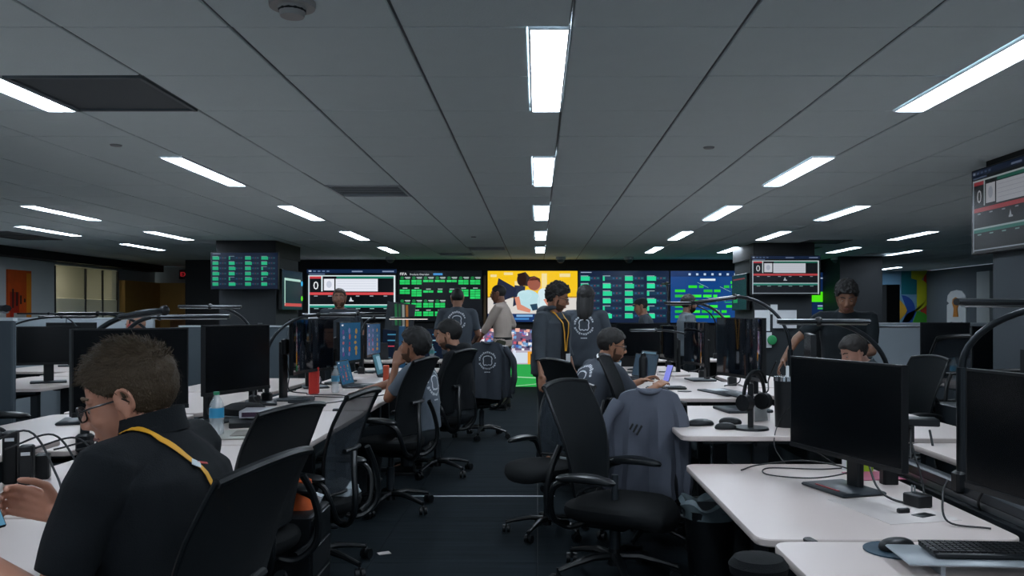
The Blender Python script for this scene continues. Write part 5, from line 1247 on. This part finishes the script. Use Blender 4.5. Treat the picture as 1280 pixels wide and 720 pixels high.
    if hood: b.ell(neck-fw*.075+up_*.0, (.075*s, .115*s, .06*s)); b.tube([neck+up_*.03+fw*.055*math.cos(a)*1.2+Vector((0, .085*s*math.sin(a), 0))+up_*(.02*math.cos(a)) for a in np.linspace(.5, 2*PI-.5, 14)], .024*s, 8)
    else: b.tube([neck+up_*.006+(fw*.066*math.cos(a)+Vector((0, .07*math.sin(a), 0)))*s-up_*.012*math.cos(a) for a in np.linspace(0, 2*PI, 18)], .010*s, 8)
    so = vox(b, max(voxel, .006), 'hooded_top' if hood else 'shirt', cloth(shirt), t, it=5, disp=.0042, seed=x*11)
    # trousers and shoes
    b = MB()
    b.loft(torso_rings([(sp(v), lean*.5) for v in ((-.20, -.06, .06) if pose == 'stand' else (-.14, -.05, .04))], [(.165*f*s, .115*f*s), (.172*f*s, .12*f*s), (.168*f*s, .115*f*s)]))
    for q in (1, -1):
        b.cap(hip[q], kn[q], .098*s, .072*s); b.cap(kn[q], kn[q], .072*s); b.tube([kn[q], kn[q]+(an_[q]-kn[q])*.5, an_[q]+Vector((0, 0, -.015))], [.072*s, .066*s, .060*s], 16)
    vox(b, max(voxel, .008), 'trousers', cloth(pants), t, it=4, disp=.004, seed=y)
    for q in (1, -1):
        a0 = an_[q]; rings = []
        for X, w_, z1 in ((-.065, .022, .05), (-.055, .036, .075), (-.01, .040, .085), (.05, .043, .068), (.11, .047, .052), (.155, .042, .042), (.18, .022, .03)):
            rings.append([(a0.x+X, a0.y+w_*math.copysign(abs(math.cos(a))**.6, math.cos(a)), max(0.018, .018+(z1)*(.5+.5*math.copysign(abs(math.sin(a))**.6, math.sin(a)))-.0)) for a in np.linspace(0, 2*PI, 16, endpoint=False)])
        o = MB().loft(rings).build('shoe', cloth(shoe, .05), t)
        MB().prism([(a0.x+X, a0.y+w_) for X, w_ in ((-.07, -.03), (.0, -.044), (.1, -.052), (.16, -.046), (.187, -.02), (.187, .02), (.16, .046), (.1, .052), (.0, .044), (-.07, .03))], 0, .022, bev=.003).build('sole', mat('sole_white' if shoe != '15181a' else 'sole_black', 'c8c8ca' if shoe != '15181a' else '1a1c1e', .6), o)
    if emb:
        cb = sp(.70); emblem(t, so, (cb.x-.1, emb[1] if len(emb) > 1 else 0, cb.z), fw, up_, emb[0], M_PRINT)
    bpy.context.view_layer.update()
    return t, dict(Mh=Mh, neck=neck, sh=sh, el=el, wr=wr, fw=fw, up=up_, shirt=so, s=s, sp=sp)
def strip(shirt, pts, wd, name, m, parent, off=.004, dirn=(1, 0, 0)):
    """ribbon that follows the cloth surface"""
    bvh = BVHTree.FromPolygons([v.co.copy() for v in shirt.data.vertices], [tuple(p.vertices) for p in shirt.data.polygons])
    P = curve(pts, 8); rr = []
    for i, p in enumerate(P):
        h = bvh.find_nearest(p); q = h[0]+h[1]*off; tn = (P[min(i+1, len(P)-1)]-P[max(i-1, 0)]).normalized(); sd = tn.cross(h[1]).normalized()
        rr.append([q+sd*wd/2, q+sd*wd/2+h[1]*.0015, q-sd*wd/2+h[1]*.0015, q-sd*wd/2])
    return MB().loft(rr).build(name, m, parent)
M_YEL = mat('yellow_ribbon', 'd89a1e', .6)

# -- foreground man, seated, facing left and a little away
px_, py_ = -.90, 2.08
def loc(p, x, y, deg):   # world -> person frame
    a = math.radians(-deg); d = Vector(p)-Vector((x, y, .006)); return Vector((d.x*math.cos(a)-d.y*math.sin(a), d.x*math.sin(a)+d.y*math.cos(a), d.z))
D0 = 174
Lw = loc((-1.30, 1.86, .86), px_, py_, D0); Rw = loc((-1.23, 2.14, .875), px_, py_, D0)
t, J = person('foreground man in a black polo shirt and yellow lanyard, looking at his phone', px_, py_, D0, 'sit', 1.86, hy=16, hp=.32, lean=.10, L=Lw, R=Rw, sk='b07a62', hair='none', hc='5a4632', shirt='14171a', sleeve='short',
              seat=.46, voxel=.005, glasses=True, fat=1.12, Lh=(.45, .3, -1), Rh=(-.5, -.6, -1), curl=.9, zoff=-.055, Rp=(.3, .8, .1), Lp=(.1, -.8, .3), handdir={-1: (.75, .15, .25), 1: (.7, -.1, .45)})
Mh = J['Mh']; hm = mat('hair_brown', '3d3020', .65, spec=.3, bump=.4, bscale=140, var=.25, vscale=60)
ho = hair_mesh(Mh, J['s'], .010, line_short, 'hair', hm, t, .005, top=2.1, seed=2)
# short strands lying on the hair
bv = BVHTree.FromPolygons([v.co.copy() for v in ho.data.vertices], [tuple(p.vertices) for p in ho.data.polygons])
b = MB(); inv = Mh.inverted(); rnd = random.Random(11); M3 = Mh.to_3x3()
for v in ho.data.vertices:
    for rep in range(3):
        p = inv @ v.co
        if p.z < line_short(p)+.006: continue
        n_ = v.normal; q0 = v.co+Vector((rnd.gauss(0, .004), rnd.gauss(0, .004), rnd.gauss(0, .004)))-n_*.002
        comb = M3 @ Vector((.9 if p.z > .06 else .25, rnd.gauss(0, .5), -.2 if p.z > .06 else -1)); comb = comb.normalized(); comb = (comb-n_*comb.dot(n_)+n_*(.5 if p.z > .07 else .16)+Vector((rnd.gauss(0, .2), rnd.gauss(0, .2), rnd.gauss(0, .2)))).normalized()
        Ls = .020 if p.z > .07 else (.011 if p.z > .0 else .006); sd = comb.cross(n_).normalized()*.0009
        q1 = q0+comb*Ls*.6+n_*.001; q2 = q0+comb*Ls-n_*.001
        b.add([q0-sd, q0+sd, q1+sd, q1-sd, q2], [(0, 1, 2, 3), (3, 2, 4)])
so = b.build('hair_strands', hm, t, False); so['kind'] = 'stuff'
# collar, lanyard, clip, sleeve cuff
nk = J['neck']; up_ = J['up']; fw = J['fw']
cl_ = MB(); rings = []
for zz, rr, in ((-.01, .082), (.02, .076), (.048, .074), (.048, .069), (.01, .070)): rings.append([nk+up_*(zz-.012*math.cos(a))+(fw*rr*.98*math.cos(a)+Vector((0, rr*math.sin(a), 0)))*1.06 for a in np.linspace(0, 2*PI, 32, endpoint=False)])
cl_.loft(rings, cap=False); cl_.build('collar', cloth('14171a'), t)
strip(J['shirt'], [nk+Vector((.05, .07, .02)), nk+Vector((-.02, .085, .01)), nk+Vector((-.10, .06, -.05)), nk+Vector((-.15, .03, -.12)), nk+Vector((-.18, -.03, -.20))], .016, 'lanyard', M_YEL, t, .006)
strip(J['shirt'], [nk+Vector((-.125, .06, -.07)), nk+Vector((-.13, .045, -.09))], .022, 'lanyard_clip', M_VENTL, t, .009)
strip(J['shirt'], [nk+Vector((-.13, .045, -.075)), nk+Vector((-.15, .01, -.07))], .006, 'red_tag', mat('red_thread', 'b02a26', .6), t, .009)
phn = thing('smartphone', 'smartphone with a lit blue screen held by the foreground man', 'phone', (-1.36, 2.03, .92), math.radians(D0+180))
phn.rotation_euler = (.1, math.radians(-35), math.radians(D0+150))
MB().box((0, 0, 0), (.009, .076, .155), bev=.003).build('casing', M_BLK, phn); c = Canvas(.070, .148); c.rect(0, 0, 1, 1, '5a94b4', .7); c.up(); c.rect(.1, .1, .9, .3, 'a8c8d4', .7); c.build('screen', phn, (.0045, 0, 0))

# -- the others
def others():
    GT = '3d444b'
    t, J = person('seated bearded man in a grey shirt resting his chin on his hand', -.84, 6.12, 172, 'sit', 1.72, hp=-.08, lean=.05, L=(.19, .05, 1.0), R=(.52, -.1, .78), sk='8a5c44', hair='thick', shirt='5d656e', beard=.003, seat=.44, emb=(.10, .05), curl=.9, Lh=(.2, .3, -1), voxel=.007, zoff=-.02)
    t, J = person('seated man in a black hooded top with a small white mark', -.66, 7.25, 176, 'sit', 1.78, hp=.18, lean=.10, sk='a87a62', hair='short', shirt='121518', sleeve='long', hood=True, beard=.002, seat=.46)
    MB().add([J['sp'](.72)+Vector((.135, q*0+.10+dy, dz)) for q, (dy, dz) in enumerate(((0, 0), (.05, 0), (.03, .045)))], [(0, 1, 2)]).build('chest_mark', M_PRINT, t, False)
    person('man standing with his back turned in front of the green tile screen', -1.02, 10.6, 93, 'stand', 1.76, hp=.1, sk='8a604a', hair='crop', shirt='454b52', emb=(.12,), fat=1.05, L=(.25, .2, 1.0), R=(.25, -.2, 1.0))
    t, J = person('man in a pale beige shirt standing side-on in front of the celebration screen', -.50, 12.0, 168, 'stand', 1.86, hp=.1, sk='6e4632', hair='crop', shirt='a89a90', sleeve='half', pants='3a3c30', L=(.42, .10, .86), R=(.10, -.10, 1.22), glasses=True, fat=.95, lean=.04)
    bt = MB().loft(torso_rings([(J['sp'](.02), 0), (J['sp'](.09), 0)], [(.183, .130)]*2)); bt.build('belt', M_BLK, t)
    t, J = person('man in a grey hooded top, yellow lanyard and glasses standing in the aisle', .12, 7.62, -34, 'stand', 1.70, hy=26, hp=.28, lean=.04, sk='94664e', hair='curly', hc='120e0c', shirt='41474d', sleeve='half', pants='33383c', shoe='8f9296', hood=True, glasses=True, beard=.0015, fat=1.22, voxel=.006, L=(.05, .30, .84), R=(.10, -.30, .80), curl=.3)
    tee = strip(J['shirt'], [J['neck']+Vector((.12, 0, -.05)), J['neck']+Vector((.2, 0, -.25)), J['neck']+Vector((.2, 0, -.42)), J['neck']+Vector((.2, 0, -.55))], .13, 'black_tee', cloth('101214'), t, .003)
    for q in (-1, 1): strip(J['shirt'], [J['neck']+Vector((.02, q*.075, .02)), J['neck']+Vector((.10, q*.06, -.04)), J['neck']+Vector((.16, q*.035, -.18)), J['neck']+Vector((.18, q*.008, -.36))], .016, 'lanyard', M_YEL, t, .010)
    MB().box(J['neck']+Vector((.165, 0, -.43)), (.006, .07, .11), bev=.002).build('badge', M_WHITE, t)
    person('person with long dark hair and grey emblem shirt, seen from behind', .50, 8.75, 80, 'stand', 1.72, hp=.1, sk='5f3f30', hair='long', hc='0f0c0b', shirt='3f454c', emb=(.11,), L=(.25, .18, 1.05), R=(.25, -.18, 1.05))
    t, J = person('seated man with glasses and a dark emblem shirt typing at the right desk', .36, 6.30, 22, 'sit', 1.76, hp=.20, hy=-20, lean=.26, sk='9a6c52', hair='short', hc='14100e', shirt='434850', glasses=True, seat=.44, emb=(.13, -.02), L=(.55, .12, .84), R=(.55, -.12, .82), fat=1.12, voxel=.007, beard=.0012, curl=.6)
    person('man with very short hair and a grey shirt facing the camera', -2.42, 10.2, -82, 'stand', 1.75, sk='8e6450', hair='crop', hc='3a2e26', shirt='3a4046', emb=None, beard=.0012)
    t, J = person('man in a dark cap with a pale brim behind the dark square-on monitor', 1.62, 12.2, 175, 'stand', 1.66, hp=.2, sk='8a5f4a', hair='crop', shirt='3a4046', lean=.1)
    Mh = J['Mh']; MB().loft([[Mh @ Vector((-.014+.108*k*math.cos(a), .086*k*math.sin(a), z_)) for a in np.linspace(0, 2*PI, 24, endpoint=False)] for z_, k in ((.045, 1), (.08, .96), (.11, .78), (.128, .4))]).build('cap', cloth('1d2226'), t)
    MB().prism([(.07, -.06), (.13, -.055), (.165, 0), (.13, .055), (.07, .06)], .05, .056).xf(Mh).build('cap_brim', mat('brim_amber', 'c8a468', .6), t)
    person('bearded man in a grey shirt seen in profile before the blue screen', 1.98, 11.1, 8, 'stand', 1.68, hp=.05, sk='7a5644', hair='short', hc='120f0d', shirt='5a6268', beard=.008)
    t, J = person('young man in a black tee shirt standing behind the right desks, looking down', 2.62, 7.1, -108, 'stand', 1.72, hp=.38, lean=.22, sk='74503c', hair='curly', hc='0b0908', shirt='1b2125', sleeve='short', L=(.35, .05, 1.0), R=(.32, -.50, .98), Rh=(-.2, -.8, -.3), fat=1.15, voxel=.007)
    person('seated man with short dark hair bowed behind the large right monitor', 2.62, 6.35, 190, 'sit', 1.74, hp=.42, lean=.26, sk='a87c6a', hair='short', hc='1c1714', shirt='3a4248', seat=.44, zoff=-.04)
    t, J = person('seated man with a shaved head and a red headset behind the left lamps', -4.15, 8.75, 170, 'sit', 1.8, hp=.1, lean=.05, sk='a87a64', hair='none', shirt='2a3036', seat=.5)
    Mh = J['Mh']; h_ = MB().tube([Mh @ Vector((-.01, .095*math.cos(a), .02+.115*math.sin(a))) for a in np.linspace(0, PI, 14)], .007); h_.build('headband', M_BLK, t)
    for q in (-1, 1): MB().ell(Mh @ Vector((-.01, q*.092, -.005)), (.036, .018, .036)).build('ear_cup', mat('red_cup', 'a8383a', .5), t)
others()

# ---------------------------------------------------------------- jackets over chair backs (chair frame, faces +X)
def jacket(x, y, deg, label, wd=.25, top=1.035, bot=.48, col='3d4248', emb=0, dep=.05, sleeves=True, s=1.0, mark=False, back=-.29):
    t = thing('jacket', label, 'jacket', (x, y, .006), math.radians(deg)); b = MB(); rings = []
    n = 44
    for k in range(15):
        f = k/14; z = top-(top-bot)*f; hw = wd*((.62+.38*min(f*4, 1)) if not mark else (.72+.28*min(f*4, 1)))*(1+.12*f); hd = dep*(.6+.9*f)
        x0 = back+.17*(1-z/1.03)*.9
        ring = []
        for i in range(n):
            a = 2*PI*i/n; fa = .10 if not mark else .20; fold = 1+fa*f*math.sin(a*7+1.3+f)+.06*f*math.sin(a*11+f*4)
            ring.append((x0+hd*1.25*math.cos(a)*fold+(.018*math.sin(math.sin(a)*11+f*2.2)+.010*math.sin(math.sin(a)*23+1))*min(f*2.5, 1)*math.copysign(1, -math.cos(a)), hw*math.copysign(abs(math.sin(a))**.8, math.sin(a))*(1+.03*math.sin(z*30+a*3)*f), z-.03*abs(math.sin(a))**3*(1-f)+.012*math.sin(a*5)*f))
        rings.append(ring)
    b.loft(rings); so = b.build('shell', cloth(col), t)
    for m_ in so.data.materials: pass
    if sleeves:
        for q in ((-1, 1) if not mark else (1,)):
            MB().tube(curve([(back+.0, q*wd*.75, top-.07), (back-.03, q*(wd+.02), top-.2), (back-.03, q*(wd+.035), top-.4), (back+.01, q*(wd+.02), top-.56)]), [.040-.0006*k+.003*math.sin(k*.9) for k in range(25)], 14).build('sleeve', cloth(col), t)
    MB().tube(curve([(back-.02, -.07, top+.0), (back-.05, 0, top-.015), (back-.02, .07, top+.0)]), .013, 10).build('collar', cloth(col), t)
    if emb: emblem(t, so, (back-.05, 0, top-.20), (1, 0, 0), (0, 0, 1), emb, M_PRINT)
    if mark:
        for q in range(3): MB().box((back-.075-.1*(.12), .10-.022*q, top-.20-.010*q), (.03, .010, .035+.012*q), R=Matrix.Rotation(.5, 3, 'X')).build('chest_stripe', mat('black_print', '121416', .7), t)
    return t
jacket(-.62, 9.25, 105, 'dark jacket with a white ring emblem draped over the chair beside the aisle', .26, 1.07, .46, '3c4148', emb=.10)
jacket(.66, 5.0, 84, 'grey jacket with black stripes hanging over the chair by the headset desk', .225, .945, .33, '5b5f6a', mark=True, dep=.07, back=-.275)
